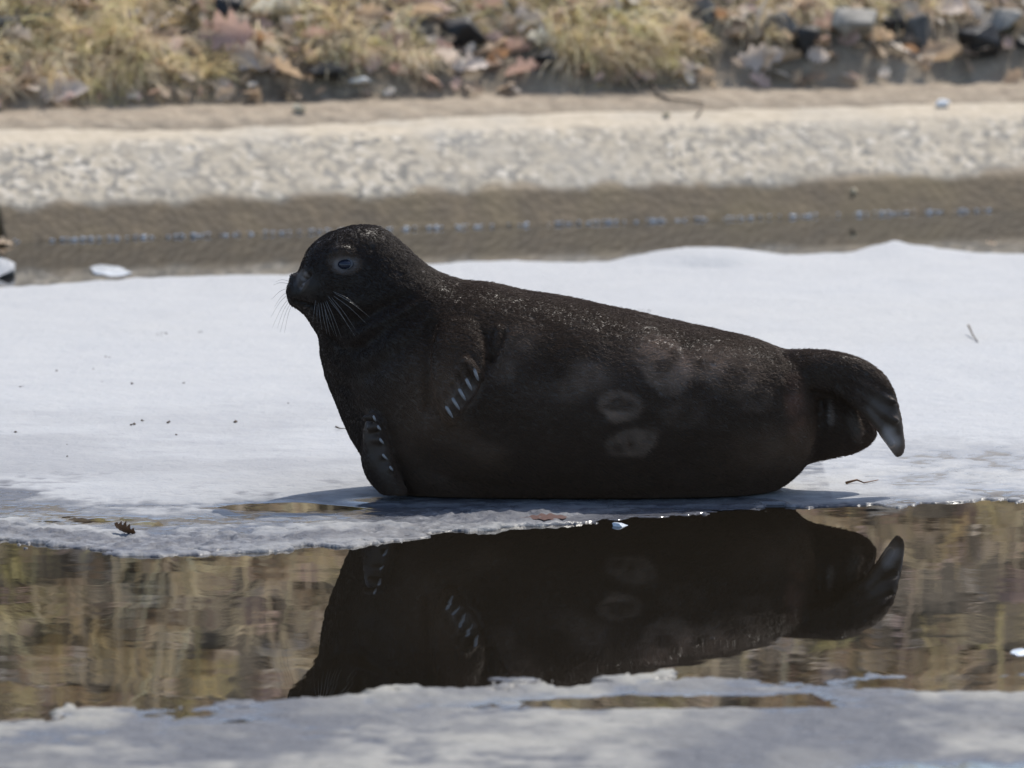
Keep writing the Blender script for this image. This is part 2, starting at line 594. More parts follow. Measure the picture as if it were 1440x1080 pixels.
def build_near_ice():
    xs = spaced(-14, 14, -1.2, 1.2, 0.0075, 0.8)
    y_hi = NY.max() + 0.35
    ys = np.concatenate([np.arange(-9.0, -4.2, 0.12), np.arange(-4.2, y_hi, 0.0085)])
    X, Y = np.meshgrid(xs, ys, indexing='ij')
    yf = np.interp(X, NX, NY) + 0.06 * fbm(X, 0 * X, 1.7, 3.0, 4, 61) + 0.06 * fbm(X, Y, 0, 11, 4, 66, 0.65)
    d = yf - Y
    nm = fbm(X, Y, 0, 4.0, 4, 71)
    nf = fbm(X, Y, 0, 22.0, 4, 81)
    ng = fbm(X, Y, 0, 80.0, 2, 83)
    h = 0.0035 + 0.0045 * sstep(0.1, 0.7, d) + 0.0024 * nm + 0.0026 * nf + 0.0012 * ng
    for (px, py, sx, sy, a) in ((950, 988, 0.25, 0.075, 0.012), (850, 991, 0.12, 0.05, 0.007), (1390, 962, 0.16, 0.10, 0.011), (1290, 962, 0.10, 0.05, 0.006), (1300, 1084, 0.30, 0.12, 0.009)):
        q = on_z(np.array([float(px)]), np.array([float(py)]))[0]
        h = h - a * gauss(X, Y, q[0], q[1], sx, sy) * (1 + 0.25 * nf)
    h = np.where(d < 0.03, h - (0.03 - d) * 0.6, h)
    h = np.maximum(h, -0.12)
    wet = 1 - sstep(0.000, 0.0095, h + 0.0020 * nf + 0.002 * nm)
    wet = np.clip(np.maximum(wet, sstep(-0.25, 0.55, fbm(X, Y * 0.6, 0, 2.4, 5, 91, 0.62)) * 0.95), 0, 1)
    tint = np.clip(0.7 * (1 - sstep(0.05, 0.5, d)) * (1 - wet) + 0.25 * sstep(0.1, 0.6, nm), 0, 0.8)
    me = mesh_from('near_ice_sheet', np.stack([X, Y, h], -1), grid_faces(*X.shape), True, {'wet': wet.ravel(), 'tint': tint.ravel(), 'gloss': np.clip(1 - sstep(-0.001, 0.004, h), 0, 1).ravel()})
    tag(link('near_ice_sheet', me, 'near_ice'), kind='structure')


build_near_ice()

# ------------------------------------------------------------------ concrete slabs and bank
W0 = on_z(np.array([0.0]), np.array([341.0]))[0]
W1 = on_z(np.array([1440.0]), np.array([295.0]))[0]
WU = (W1 - W0) / np.linalg.norm(W1 - W0)
WT = np.array([-WU[1], WU[0], 0.0])              # towards the land
GAP_S = 0.012 / 1.0                              # the joint between the two slabs, measured along the wall


def wall_xy(s, t):
    return W0[0] + WU[0] * s + WT[0] * t, W0[1] + WU[1] * s + WT[1] * t


def wall_profile(t):
    """height of the slab surface at distance t behind the waterline"""
    return np.interp(t, [-0.30, 0.0, 0.07, 0.10, 0.25, 0.28, 0.38, 0.60, 0.85], [-0.42, 0.0, 0.088, 0.112, 0.213, 0.227, 0.253, 0.280, 0.300])


def bank_height(s, t):
    edge = 0.375 + 0.05 * fbm(s, 0 * s, 0, 1.7, 5, 101)
    base = wall_profile(t)
    led = np.where(t > edge, 0.022 * (1 - np.exp(-(t - edge) / 0.05)), (t - edge) * 0.5)
    z = base + led
    up = np.maximum(t - 0.56, 0)
    z = z + 0.66 * np.minimum(up, 2.4) + np.where(up > 2.4, 0.04 * (up - 2.4), 0) - 0.03 * np.minimum(np.maximum(t - 0.5, 0), 0.27)
    z = z + 0.045 * sstep(0.56, 0.61, t + 0.02 * fbm(s, t, 0, 7, 2, 117)) * (0.6 + 0.6 * fbm(s, 0 * s, 2.0, 2.5, 2, 118))
    rough = sstep(0.52, 0.74, t)
    z = z + rough * (0.035 * fbm(s, t, 0, 3.2, 4, 111) + 0.010 * fbm(s, t, 0, 17, 3, 121)) + 0.004 * fbm(s, t, 0, 26, 3, 131)
    return z


def build_slab(name, s0, s1, label):
    ts = np.concatenate([np.arange(-0.30, 0.0, 0.03), np.arange(0.0, 0.87, 0.0085)])
    ss = np.linspace(s0, s1, max(40, int((s1 - s0) / 0.0095)))
    S, T = np.meshgrid(ss, ts, indexing='ij')
    z = wall_profile(T) + (0.0010 * fbm(S, T, 0, 9, 3, 141)) * sstep(0.06, 0.14, T) + 0.0012 * np.abs(fbm(S, T, 0, 34, 3, 151)) * sstep(0.06, 0.14, T) * (1 - 0.7 * sstep(0.22, 0.30, T))
    tt = T
    x, y = wall_xy(S, tt)
    V = np.stack([x, y, z], -1)
    lvl = 0.086 + 0.012 * fbm(S, 0 * S, 0, 2.4, 3, 171) + 0.014 * fbm(S, T, 0, 12, 3, 181)
    wet = 1 - sstep(lvl - 0.006, lvl + 0.012, z)
    plain = sstep(0.24, 0.31, T + 0.018 * fbm(S, T, 0, 8, 4, 191))
    nu, nv = S.shape
    f = list(map(tuple, grid_faces(nu, nv)[:, ::-1]))
    # end faces and bottom close the block
    vv = list(map(tuple, V.reshape(-1, 3)))
    wa, pa = list(wet.ravel()), list(plain.ravel())
    for side, i in ((0, 0), (1, nu - 1)):
        idx = [i * nv + k for k in range(nv)]
        x, y = wall_xy(ss[i], 0.85)
        vv.append((x, y, -0.42))
        wa.append(1.0)
        pa.append(0.0)
        c = len(vv) - 1
        for k in range(nv - 1):
            t3 = (c, idx[k], idx[k + 1]) if side else (c, idx[k + 1], idx[k])
            f.append(t3)
    me = bpy.data.meshes.new(name)
    me.from_pydata([tuple(map(float, q)) for q in vv], [], [tuple(map(int, q)) for q in f])
    for k, a in (('wet', wa), ('plain', pa)):
        at = me.attributes.new(k, 'FLOAT', 'POINT')
        at.data.foreach_set('value', np.asarray(a, np.float32))
    me.polygons.foreach_set('use_smooth', [len(p.vertices) == 4 for p in me.polygons])
    me.update()
    tag(link(name, me, 'concrete'), label, 'concrete wall')


build_slab('concrete_slab', 0.012, 9.0, 'long pale concrete embankment slab with exposed pebbles and dark wet foot behind the seal')
build_slab('concrete_slab', -5.0, -0.055, 'neighbouring concrete embankment slab beyond the narrow dark joint')


def build_bank():
    ss = spaced(-30, 36, -0.9, 3.6, 0.014, 1.2)
    ts = np.concatenate([np.arange(0.32, 2.4, 0.014), np.arange(2.4, 5, 0.1), np.geomspace(5, 120, 24)])
    S, T = np.meshgrid(ss, ts, indexing='ij')
    z = bank_height(S, T)
    x, y = wall_xy(S, T)
    lit = sstep(0.52, 0.64, T + 0.05 * fbm(S, T, 0, 6, 3, 201))
    me = mesh_from('bank', np.stack([x, y, z], -1), grid_faces(*S.shape), True, {'litter': lit.ravel()})
    tag(link('bank', me, 'soil'), kind='structure')


build_bank()


def land_point(px, py):
    """where a sight line meets the slab or the bank"""
    d = ray(px, py)
    d = d / np.linalg.norm(d)
    k = np.linspace(17, 26, 6000)
    P = CO[None] + d[None] * k[:, None]
    rel = P - W0[None]
    s = rel[:, 0] * WU[0] + rel[:, 1] * WU[1]
    t = rel[:, 0] * WT[0] + rel[:, 1] * WT[1]
    hz = np.where(t < 0.0, 0.0, np.maximum(wall_profile(np.minimum(t, 0.85)), np.where(t > 0.32, bank_height(s, t), -1)))
    hit = np.argmax(P[:, 2] <= hz)
    return P[hit].copy(), s[hit], t[hit]


def bank_at(s, t):
    x, y = wall_xy(s, t)
    z = float(max(wall_profile(min(t, 0.85)), bank_height(np.array([s]), np.array([t]))[0] if t > 0.32 else -1))
    return np.array([x, y, z])


EXCL = []                                                # places kept free of grass so that what lies there shows


# ------------------------------------------------------------------ rocks, leaves, twigs on the bank
def lump_mesh(name, seed, sx, sy, sz, sharp=0.25, cuts=11):
    r = random.Random(seed)
    bm = bmesh.new()
    bmesh.ops.create_icosphere(bm, subdivisions=3, radius=1.0)
    planes = []
    for _ in range(cuts):
        v = Vector((r.gauss(0, 1), r.gauss(0, 1), r.gauss(0, 0.8))).normalized()
        planes.append((v, r.uniform(0.42, 0.78)))
    for v in bm.verts:
        for pn, d in planes:
            k = v.co.dot(pn)
            if k > d:
                v.co -= pn * (k - d)
    co = np.array([v.co for v in bm.verts])
    nn = fbm(co[:, 0], co[:, 1], co[:, 2] + seed, 2.4, 4, seed) * sharp * 0.3
    for v, q in zip(bm.verts, nn):
        v.co *= 1 + q
        v.co = Vector((v.co.x * sx, v.co.y * sy, v.co.z * sz))
    me = bpy.data.meshes.new(name)
    bm.to_mesh(me)
    bm.free()
    return me


def rock_mesh(name, seed, sx, sy, sz, npts=12):
    """broken angular stone: the hull of a few scattered points, edges knocked off"""
    r = random.Random(seed)
    bm = bmesh.new()
    for _ in range(npts):
        v = Vector((r.gauss(0, 1), r.gauss(0, 1), r.gauss(0, 1))).normalized() * r.uniform(0.85, 1.15)
        bm.verts.new((v.x, v.y, v.z))
    bmesh.ops.convex_hull(bm, input=bm.verts[:])
    bmesh.ops.delete(bm, geom=[v for v in bm.verts if not v.link_faces], context='VERTS')
    bmesh.ops.bevel(bm, geom=bm.edges[:], offset=0.06, segments=1, affect='EDGES')
    for v in bm.verts:
        v.co = Vector((v.co.x * sx, v.co.y * sy, v.co.z * sz))
    me = bpy.data.meshes.new(name)
    bm.to_mesh(me)
    bm.free()
    return me


MB = MPP * 20.6 / 16.0                                   # metres per photo pixel at the bank


def put_rock(px, py, w, h, mat, label, seed, rz=None, name='rock', cat='rock', group=None):
    p, s, t = land_point(px, py + h * 0.30)
    me = rock_mesh(name, seed, w * MB / 2 * 1.12, w * MB / 2 * 0.9, h * MB / 2 * 1.2)
    o = link(name, me, mat, loc=p + np.array([0, 0.01, h * MB * 0.28]), rot=(0, 0, rz if rz is not None else (seed * 1.7) % 6.28))
    o.rotation_euler.z = (seed * 0.37) % 0.9 - 0.45
    tag(o, label, cat, group)
    EXCL.append((s, t, w * MB * 0.5))
    return o


for k, a in enumerate([
    (652, 47, 76, 60, 'rock_dark', 'angular black rock in dry grass above the middle of the slab'),
    (1135, 56, 62, 62, 'rock_dark', 'black wedge-shaped rock beside a pink leaf at the foot of the bank'),
    (1374, 58, 68, 58, 'rock_dark', 'black humped rock leaning on grey stones at the foot of the bank'),
    (325, 18, 58, 60, 'rock_dark', 'black rock beside the large cream leaf'),
    (1255, 28, 40, 48, 'rock_dark', 'narrow dark rock against the pale pitted block'),
    (452, 100, 74, 24, 'rock_dark', 'low flat dark stone near the white chip on the dirt ledge'),
    (22, 88, 56, 26, 'rock_dark', 'dark slab-like stone under the bleached driftwood'),
    (770, 82, 60, 40, 'rock_dark', 'dark rock half hidden under overhanging dry grass'),  # dark lump filling the hollow below the grass
    (1195, 30, 112, 46, 'rock_pale', 'pale pitted concrete block between two dark rocks'),
    (1095, 44, 66, 56, 'rock_grey', 'grey stone touching the black wedge-shaped rock'),
    (1300, 46, 80, 50, 'rock_grey', 'weathered grey stone between the narrow dark rock and the black humped rock'),
    (1410, 32, 90, 46, 'rock_pale', 'pale grey stone behind the black humped rock'),
    (990, 18, 44, 46, 'rock_grey', 'small grey stone above the thick dry grass clump'),
    (1045, 30, 40, 30, 'rock_dark', 'small dark stone among twigs beside the grass clump'),
    (1437, 62, 22, 30, 'rock_dark', 'small black stone beside the pale grey stones'),
]):
    put_rock(*a, seed=11 + k)
# higher on the bank, above the frame: the still water mirrors them
for k, (s, t, w, h, mat) in enumerate([
    (0.10, 1.35, 0.20, 0.17, 'rock_dark'), (0.02, 1.75, 0.16, 0.12, 'rock_dark'), (0.62, 1.25, 0.16, 0.09, 'rock_dark'),
    (2.32, 0.95, 0.26, 0.16, 'rock_dark'), (2.62, 1.08, 0.22, 0.16, 'rock_grey'), (2.05, 1.3, 0.15, 0.11, 'rock_grey'), (2.5, 1.6, 0.18, 0.12, 'rock_dark'),
    (0.85, 1.7, 0.2, 0.13, 'rock_grey'), (1.4, 1.4, 0.2, 0.12, 'rock_dark'), (0.45, 2.0, 0.2, 0.12, 'rock_dark'), (2.9, 1.3, 0.2, 0.15, 'rock_dark'), (1.75, 1.9, 0.2, 0.14, 'rock_grey')]):
    p = bank_at(s, t)
    o = link('rock', rock_mesh('rock', 60 + k, w / 2, w / 2 * 0.9, h / 2 * 1.1), mat, loc=p + np.array([0, 0, h * 0.25]))
    tag(o, ('dark' if mat == 'rock_dark' else 'grey') + ' rock higher up the grassy bank, mirrored in the still water', 'rock', ('dark' if mat == 'rock_dark' else 'grey') + ' rocks on the upper bank')


def leaf_mesh(name, seed, lobes=4):
    r = random.Random(seed)
    n = 4 * lobes
    us = np.linspace(0, 1, n + 1)
    bendx, bendy, curl = r.uniform(-0.5, 0.7), r.uniform(0.3, 1.1), r.uniform(-0.6, 0.6)
    V, F = [], []
    for i, u in enumerate(us):
        env = 0.36 * math.sin(math.pi * min(1, u * 0.93 + 0.05)) ** 0.8
        lob = 1 - 0.55 * (0.5 + 0.5 * math.cos(u * lobes * 2 * math.pi))
        w = env * lob * r.uniform(0.9, 1.1) + 0.01
        sp = Vector((u - 0.5, r.uniform(-.01, .01), 0.25 * bendx * (u - 0.5) ** 2 * 4 * 0.5))
        for q in (-1, -0.5, 0, 0.5, 1):
            V.append((sp.x, sp.y + q * w, sp.z + bendy * (q * w) ** 2 * 1.6 + curl * q * w * (u - 0.5) + (0.01 if abs(q) == 0.5 else 0)))
    for i in range(n):
        for k in range(4):
            a = i * 5 + k
            F.append((a, a + 1, a + 6, a + 5))
    # stalk
    b = len(V)
    V += [(-0.5, -0.012, 0), (-0.5, 0.012, 0), (-0.72, 0.008, 0.03), (-0.72, -0.008, 0.03)]
    F.append((b, b + 1, b + 2, b + 3))
    me = bpy.data.meshes.new(name)
    me.from_pydata(V, [], F)
    for p in me.polygons:
        p.use_smooth = True
    me.update()
    return me


leaf_lib = {}


def get_leaf(kind, mat):
    if (kind, mat) not in leaf_lib:
        me = leaf_mesh('fallen_leaf', 300 + kind, 3 + kind % 3)
        me.materials.append(M[mat])
        leaf_lib[(kind, mat)] = me
    return leaf_lib[(kind, mat)]


def put_leaf(px, py, w, mat, label, k, tilt=0.9, group=None, name='fallen_leaf', lift=0.022):
    p, s, t = land_point(px, py)
    L = w * MB * 1.45
    o = link(name, get_leaf(k % 6, mat), loc=p + np.array([0, -0.012, lift]))
    r = random.Random(k * 7 + 3)
    o.rotation_euler = (R(38) + tilt * r.uniform(0.2, 0.9), r.uniform(-0.35, 0.35), r.choice([0, math.pi]) + r.uniform(-0.6, 0.6))
    o.scale = (L, L * r.uniform(0.8, 1.1), L)
    tag(o, label, 'leaf', group)
    EXCL.append((s, t, w * MB * 0.42))
    return o


for k, a in enumerate([
    (388, 22, 62, 'leaf_cream', 'large cream-white fallen leaf beside the black rock'),
    (318, 58, 62, 'leaf_pink', 'pinkish fallen leaf propped under the black rock'),
    (345, 70, 44, 'leaf_orange', 'small rusty fallen leaf next to the pinkish one'),
    (350, 92, 56, 'leaf_pale', 'pale curled leaf at the end of the grass clump'),
    (398, 108, 50, 'leaf_tan', 'tan fallen leaf at the edge of the dirt ledge'),
    (362, 98, 34, 'leaf_tan', 'small tan leaf tucked under the pale curled leaf'),
    (84, 137, 62, 'leaf_pale', 'whitish flat leaf lying alone on the dirt ledge'),
    (562, 108, 24, 'leaf_pink', 'small pink leaf beside the white chip'),
    (623, 92, 34, 'leaf_pale', 'pale leaf below the angular black rock'),
    (662, 102, 40, 'leaf_pale', 'pale leaf right under the angular black rock by the ledge'),
    (592, 6, 52, 'leaf_pink', 'broad pink leaf at the top of the thin grass patch'),
    (600, 25, 30, 'leaf_tan', 'tan leaf hanging below the broad pink leaf'),
    (735, 40, 52, 'leaf_pale', 'pale leaf between the angular black rock and the thick grass clump'),
    (763, 66, 34, 'leaf_cream', 'cream leaf hanging over the dark hollow'),
    (726, 75, 30, 'leaf_pink', 'pink leaf below the pale leaf by the grass clump'),
    (733, 108, 38, 'leaf_pink', 'reddish pink leaf on the ledge under the dark hollow'),
    (1068, 92, 52, 'leaf_pale', 'pale leaf in front of the grey stone'),
    (1103, 90, 40, 'leaf_tan', 'tan leaf touching the black wedge-shaped rock'),
    (1092, 66, 36, 'leaf_tan', 'upright tan leaf leaning on the grey stone'),
    (1172, 44, 46, 'leaf_pink', 'pink leaf lying against the pale pitted block'),
    (1282, 80, 20, 'leaf_orange', 'tiny orange leaf below the weathered grey stone'),
    (960, 102, 26, 'leaf_pale', 'small pale leaf at the foot of the thick grass clump'),
    (990, 116, 26, 'leaf_tan', 'small tan leaf lying on the dirt at the end of the grass clump'),
    (855, 48, 24, 'leaf_tan', 'small tan leaf caught in the thick grass clump'),
    (1010, 30, 22, 'leaf_orange', 'small rusty leaf beside the small dark stone'),
    (1330, 85, 36, 'leaf_tan', 'tan leaf in front of the black humped rock'),
    (1150, 88, 28, 'leaf_pale', 'small pale leaf in front of the black wedge-shaped rock'),
    (25, 60, 34, 'leaf_pale', 'pale leaf under the bleached driftwood'),
    (1235, 60, 34, 'leaf_tan', 'tan leaf at the foot of the pale pitted block'),
    (1340, 20, 40, 'leaf_pale', 'pale leaf above the weathered grey stone'),
    (1260, 8, 36, 'leaf_tan', 'tan leaf above the narrow dark rock'),
    (520, 30, 34, 'leaf_tan', 'tan leaf in the middle of the thin grass patch'),
    (440, 60, 30, 'leaf_pink', 'pink leaf between the cream leaf and the low flat stone'),
    (685, 20, 36, 'leaf_pink', 'pink leaf above the angular black rock'),
    (700, 88, 26, 'leaf_orange', 'small rusty leaf on the ledge beside the angular black rock'),
]):
    put_leaf(*a, k=k)


def build_litter():
    """leaf litter covering the bank: hundreds of small overlapping leaves"""
    V, F, C = [], [], []
    proto = [leaf_mesh('p', 400 + q, 3) for q in range(3)]
    pv = [np.array([v.co for v in m.vertices]) for m in proto]
    pf = [[tuple(p.vertices) for p in m.polygons] for m in proto]
    cols = np.array([(0.62, 0.44, 0.35), (0.60, 0.46, 0.32), (0.70, 0.60, 0.50), (0.50, 0.37, 0.26), (0.72, 0.54, 0.46), (0.78, 0.70, 0.60)])
    n = 0
    for k in range(2250):
        near = k < 1000
        s = rng.uniform(-0.8, 3.6) if near else rng.uniform(-1.8, 4.6)
        t = rng.uniform(0.54, 1.07) if near else rng.uniform(0.95, 2.8)
        p = bank_at(s, t)
        L = rng.uniform(0.03, 0.075) if near else rng.uniform(0.05, 0.13)
        e = Matrix.Rotation(rng.uniform(0, 6.28), 3, 'Z') @ Matrix.Rotation(rng.uniform(-0.9, 0.9), 3, 'X') @ Matrix.Rotation(rng.uniform(-0.7, 0.7), 3, 'Y')
        e = np.array(Matrix.Rotation(R(28), 3, 'X') @ e)
        q = rng.integers(3)
        v = (pv[q] * L) @ e.T + p + np.array([0, -0.005, 0.012 + rng.uniform(0, 0.02)])
        c = cols[rng.integers(len(cols))] * rng.uniform(0.75, 1.2)
        V.append(v)
        C.append(np.repeat(c[None], len(v), 0))
        F += [tuple(i + n for i in f) for f in pf[q]]
        n += len(v)
    me = mesh_from('leaf_litter', np.concatenate(V), np.array(F), True, {'col': np.concatenate(C)})
    tag(link('leaf_litter', me, 'grass'), 'layer of small dead leaves covering the bank', 'leaf litter', kind='stuff')
    for m in proto:
        bpy.data.meshes.remove(m)


build_litter()


# ------------------------------------------------------------------ grass
def build_grass():
    V, F, C = [], [], []
    n = 0
    cols = np.array([(0.80, 0.70, 0.43), (0.74, 0.65, 0.47), (0.85, 0.76, 0.55), (0.68, 0.63, 0.33), (0.78, 0.64, 0.37), (0.70, 0.59, 0.43), (0.80, 0.70, 0.49)])
    ex = np.array(EXCL)

    def clump(s, t, nb, L, spread, out, droop, stand=0.5, loose=0.30, side_bias=0.5, bright=1.0, wmul=1.0):
        nonlocal n
        if len(ex) and np.any((np.abs(ex[:, 0] - s) < ex[:, 2]) & (t < ex[:, 1] + 0.02) & (t > ex[:, 1] - 0.30)):
            return
        base_col = cols[rng.integers(len(cols))] * rng.uniform(0.72, 1.08) * bright * np.array([1.03, 1.0, 1.0])
        o_dir = -WT * out * rng.uniform(0.5, 1.2) + WU * rng.normal(0, side_bias) + np.array([0, 0, stand])
        ss = s + rng.normal(0, spread, nb)
        tt = np.maximum(t + rng.normal(0, spread * 0.8, nb), 0.56)
        zz = bank_height(ss, tt) - 0.004
        bx, by = wall_xy(ss, tt)
        for k in range(nb):
            l = L * rng.uniform(0.45, 1.3)
            dirv = o_dir + rng.normal(0, loose, 3)
            dirv /= np.linalg.norm(dirv)
            w = rng.uniform(0.0014, 0.0038) * wmul
            side = np.cross(dirv, rng.normal(0, 1, 3))
            side /= np.linalg.norm(side) + 1e-9
            p = np.array([bx[k], by[k], zz[k]])
            seg = 4
            vel = dirv.copy()
            pts = [p.copy()]
            for q in range(seg):
                p = p + vel * l / seg
                vel = vel + np.array([0, 0, -droop * rng.uniform(0.6, 1.3)])
                vel /= np.linalg.norm(vel)
                pts.append(p.copy())
            c = np.clip(base_col * rng.uniform(0.8, 1.2) + rng.normal(0, 0.012, 3), 0.02, 0.88)
            for q, pt in enumerate(pts):
                ww = w * (1 - 0.8 * q / seg)
                V.append(pt - side * ww)
                V.append(pt + side * ww)
                C.append(c)
                C.append(c)
            for q in range(seg):
                F.append((n, n + 1, n + 3, n + 2))
                n += 2
            n += 2
    lush = [(45, 300, 1.0), (400, 610, 0.8), (775, 1035, 1.0), (1165, 1245, 0.45), (300, 400, 0.3), (610, 775, 0.3), (1040, 1165, 0.25), (1245, 1460, 0.3)]

    def s_of(px):
        return (px / 1440.0) * np.linalg.norm(W1 - W0)
    for a, b, w in lush:
        ns = int((b - a) * 0.42 * w)
        for k in range(ns):                                # fringe hanging over the foot of the bank
            clump(s_of(rng.uniform(a, b)), rng.uniform(0.62, 0.74), 24, rng.uniform(0.07, 0.13), 0.012, 0.9, rng.uniform(0.35, 0.6), 0.55)
        for k in range(int(ns * 2.0)):                     # the mat above it
            clump(s_of(rng.uniform(a - 10, b + 10)), rng.uniform(0.70, 1.20), 22, rng.uniform(0.08, 0.17), 0.022, 0.5, rng.uniform(0.35, 0.7), 0.30, 0.35, 1.1)
    for k in range(420):                                   # thin growth between
        clump(rng.uniform(-0.7, 3.4), rng.uniform(0.62, 1.10), 9, rng.uniform(0.06, 0.13), 0.025, 0.5, 0.5, 0.2, 0.4, 1.2)
    for k in range(190):                                   # short straw lying along the foot of the bank
        clump(rng.uniform(-0.5, 3.2), rng.uniform(0.56, 0.70), 8, rng.uniform(0.04, 0.10), 0.02, 0.4, 0.6, 0.12, 0.4, 1.3)
    for k in range(430):                                   # upper bank
        clump(rng.uniform(-1.6, 4.4), rng.uniform(1.05, 3.0), 24, rng.uniform(0.10, 0.24), 0.025, 0.4, rng.uniform(0.15, 0.4), 0.9, 0.3, 0.6, 1.0, 1.5)
    for k in range(70):                                    # tall dead stalks
        clump(rng.uniform(-1.2, 4.0), rng.uniform(1.1, 2.4), 2, rng.uniform(0.3, 0.55), 0.01, 0.1, 0.03, 1.5, 0.12, 0.15, 1.1, 1.4)
    me = mesh_from('dry_grass', np.array(V), np.array(F), False, {'col': np.array(C)})
    tag(link('dry_grass', me, 'grass'), 'dry straw-coloured grass growing over the bank above the concrete slab', 'grass', kind='stuff')


build_grass()


def put_twig(name, pts3, r0, r1, mat, label, cat='twig', sides=6):
    pts3 = np.asarray(pts3, float)
    b = pts3[0].copy()
    o = link(name, tube_mesh(name, pts3 - b, np.linspace(r0, r1, len(pts3)), sides), mat, loc=b)
    tag(o, label, cat)
    return o


def land_line(pp, lift):
    return [land_point(a, b)[0] + np.array([0, -0.004, lift]) for a, b in pp]


put_twig('driftwood', land_line([(-30, 50), (10, 46), (40, 44), (66, 38), (80, 22), (95, 4)], 0.03), 0.017, 0.008, 'rock_grey', 'bleached grey driftwood branch lying in the grass beside the slab joint', 'driftwood')
put_twig('twig', land_line([(916, 118), (925, 136), (940, 142), (965, 144), (990, 148), (986, 158), (978, 168)], 0.006), 0.0045, 0.0018, 'twig', 'thin bent dark twig lying on top of the concrete slab')
put_twig('stalk', land_line([(712, 40), (708, 20), (700, -6), (690, -30)], 0.05), 0.004, 0.002, 'pale_twig', 'pale dry stalk sloping over the grass near the angular black rock', 'stalk')
put_twig('stalk', land_line([(1062, 70), (1068, 45), (1078, 18), (1084, -10)], 0.05), 0.004, 0.002, 'pale_twig', 'pale dry stalk standing beside the small dark stone', 'stalk')
put_twig('stalk', land_line([(782, 20), (776, 4), (770, -14)], 0.05), 0.005, 0.003, 'white_stone', 'whitish dry stalk sticking out of the thick grass clump', 'stalk')
put_twig('stalk', land_line([(712, 70), (688, 84), (668, 92)], 0.03), 0.005, 0.004, 'leaf_tan', 'reddish broken stalk leaning from the dark hollow', 'stalk')

for k, (px, py, w, h, mat, lab) in enumerate([
    (1325, 151, 32, 15, 'white_stone', 'white stone lying on the upper edge of the slab'),
    (420, 157, 24, 16, 'tan_stone', 'small buff pebble at the dirt edge of the slab'),
    (938, 166, 15, 14, 'tan_stone', 'small yellowish pebble below the bent twig'),
    (1200, 269, 15, 14, 'tan_stone', 'small pale pebble stuck on the wet foot of the slab'),
    (580, 270, 13, 12, 'tan_stone', 'tiny yellow pebble where the slab turns wet'),
    (508, 117, 40, 15, 'white_stone', 'flat white chip on the dirt ledge')]):
    p, s, t = land_point(px, py)
    o = link('pebble', lump_mesh('pebble', 200 + k, w * MB / 2, w * MB / 2.4, h * MB / 2), mat, loc=p + np.array([0, 0.004, h * MB * (-0.05 if k in (3, 4) else 0.3)]))
    tag(o, lab, 'stone')


# beads added along the slab's waterline to stand in for sun glints on ripples
def build_beads():
    bm = bmesh.new()
    for k in range(260):
        s = rng.uniform(0.03, 2.7)
        x, y = wall_xy(s, -0.004 + rng.normal(0, 0.004))
        r = rng.uniform(0.0015, 0.0042)
        m = Matrix.Translation((x, y, 0.001 + rng.uniform(0, 0.006))) @ Matrix.Diagonal((1.6, 1, 0.8, 1))
        bmesh.ops.create_icosphere(bm, subdivisions=1, radius=r, matrix=m)
    for f in bm.faces:
        f.smooth = True
    me = bpy.data.meshes.new('glint_beads')
    bm.to_mesh(me)
    bm.free()
    tag(link('glint_beads', me, 'clear_ice'), 'added beads along the waterline of the slab standing in for sun glints', 'ice', kind='stuff')


build_beads()


# ------------------------------------------------------------------ small things on ice and water
def ice_at(px, py):
    g = on_z(np.array([float(px)]), np.array([float(py)]))[0]
    for _ in range(3):
        h = float(floe_height(np.array([g[0]]), np.array([g[1]]))[0][0])
        g = on_z(np.array([float(px)]), np.array([float(py)]), max(h, 0))[0]
    return np.array([g[0], g[1], max(h, 0.0)])


def put_chunk(px, py, w, depth, hgt, label, seed, mat='clear_ice', water=True):
    p = on_z(np.array([float(px)]), np.array([float(py)]))[0] if water else ice_at(px, py)
    o = link('ice_chunk', lump_mesh('ice_chunk', seed, w / 2, depth / 2, hgt), mat, loc=p + np.array([0, 0, hgt * 0.1]))
    tag(o, label, 'ice')


put_chunk(871, 739, 0.045, 0.05, 0.007, 'small clear lump of ice at the floe edge below the belly', 501)
put_chunk(4, 383, 0.10, 0.30, 0.035, 'rounded grey ice lump floating by the slab joint', 502, 'ice')
put_chunk(150, 381, 0.15, 0.28, 0.006, 'thin flat ice plate floating between floe and slab', 503, 'clear_ice')
put_chunk(1432, 918, 0.05, 0.10, 0.005, 'tiny ice plate drifting on the dark water near the foreground ice', 504)

p = ice_at(174, 751)
o = link('fallen_leaf', get_leaf(2, 'leaf_brown'), loc=p + np.array([0, 0, 0.008]), rot=(0.9, -0.35, 2.9), scale=(0.044, 0.05, 0.06))
tag(o, 'curled wet brown leaf on the slush at the floe edge', 'leaf')
p = ice_at(770, 730)
o = link('fallen_leaf', get_leaf(4, 'leaf_red'), loc=p + np.array([0, 0, 0.004]), rot=(0.08, 0, 0.1), scale=(0.075, 0.10, 0.008))
tag(o, 'dark red wet leaf frozen into the ice below the seal belly', 'leaf')
p, s, t = land_point(1400, 330)
p = ice_at(1398, 356)
o = link('fallen_leaf', get_leaf(1, 'leaf_tan'), loc=p + np.array([0, 0.12, 0.015]), rot=(0.8, 0.2, 0.4), scale=(0.03, 0.03, 0.03))
tag(o, 'tan leaf on the far rim of the ice by the slab', 'leaf')
p = on_z(np.array([4.0]), np.array([346.0]))[0]
o = link('fallen_leaf', get_leaf(3, 'leaf_tan'), loc=p + np.array([0, 0, 0.008]), rot=(0.3, 0.1, 0.2), scale=(0.06, 0.06, 0.06))
tag(o, 'tan leaf floating beside the slab joint', 'leaf')


def ice_line(pp, lift):
    return [ice_at(a, b) + np.array([0, 0, l]) for (a, b), l in zip(pp, lift)]


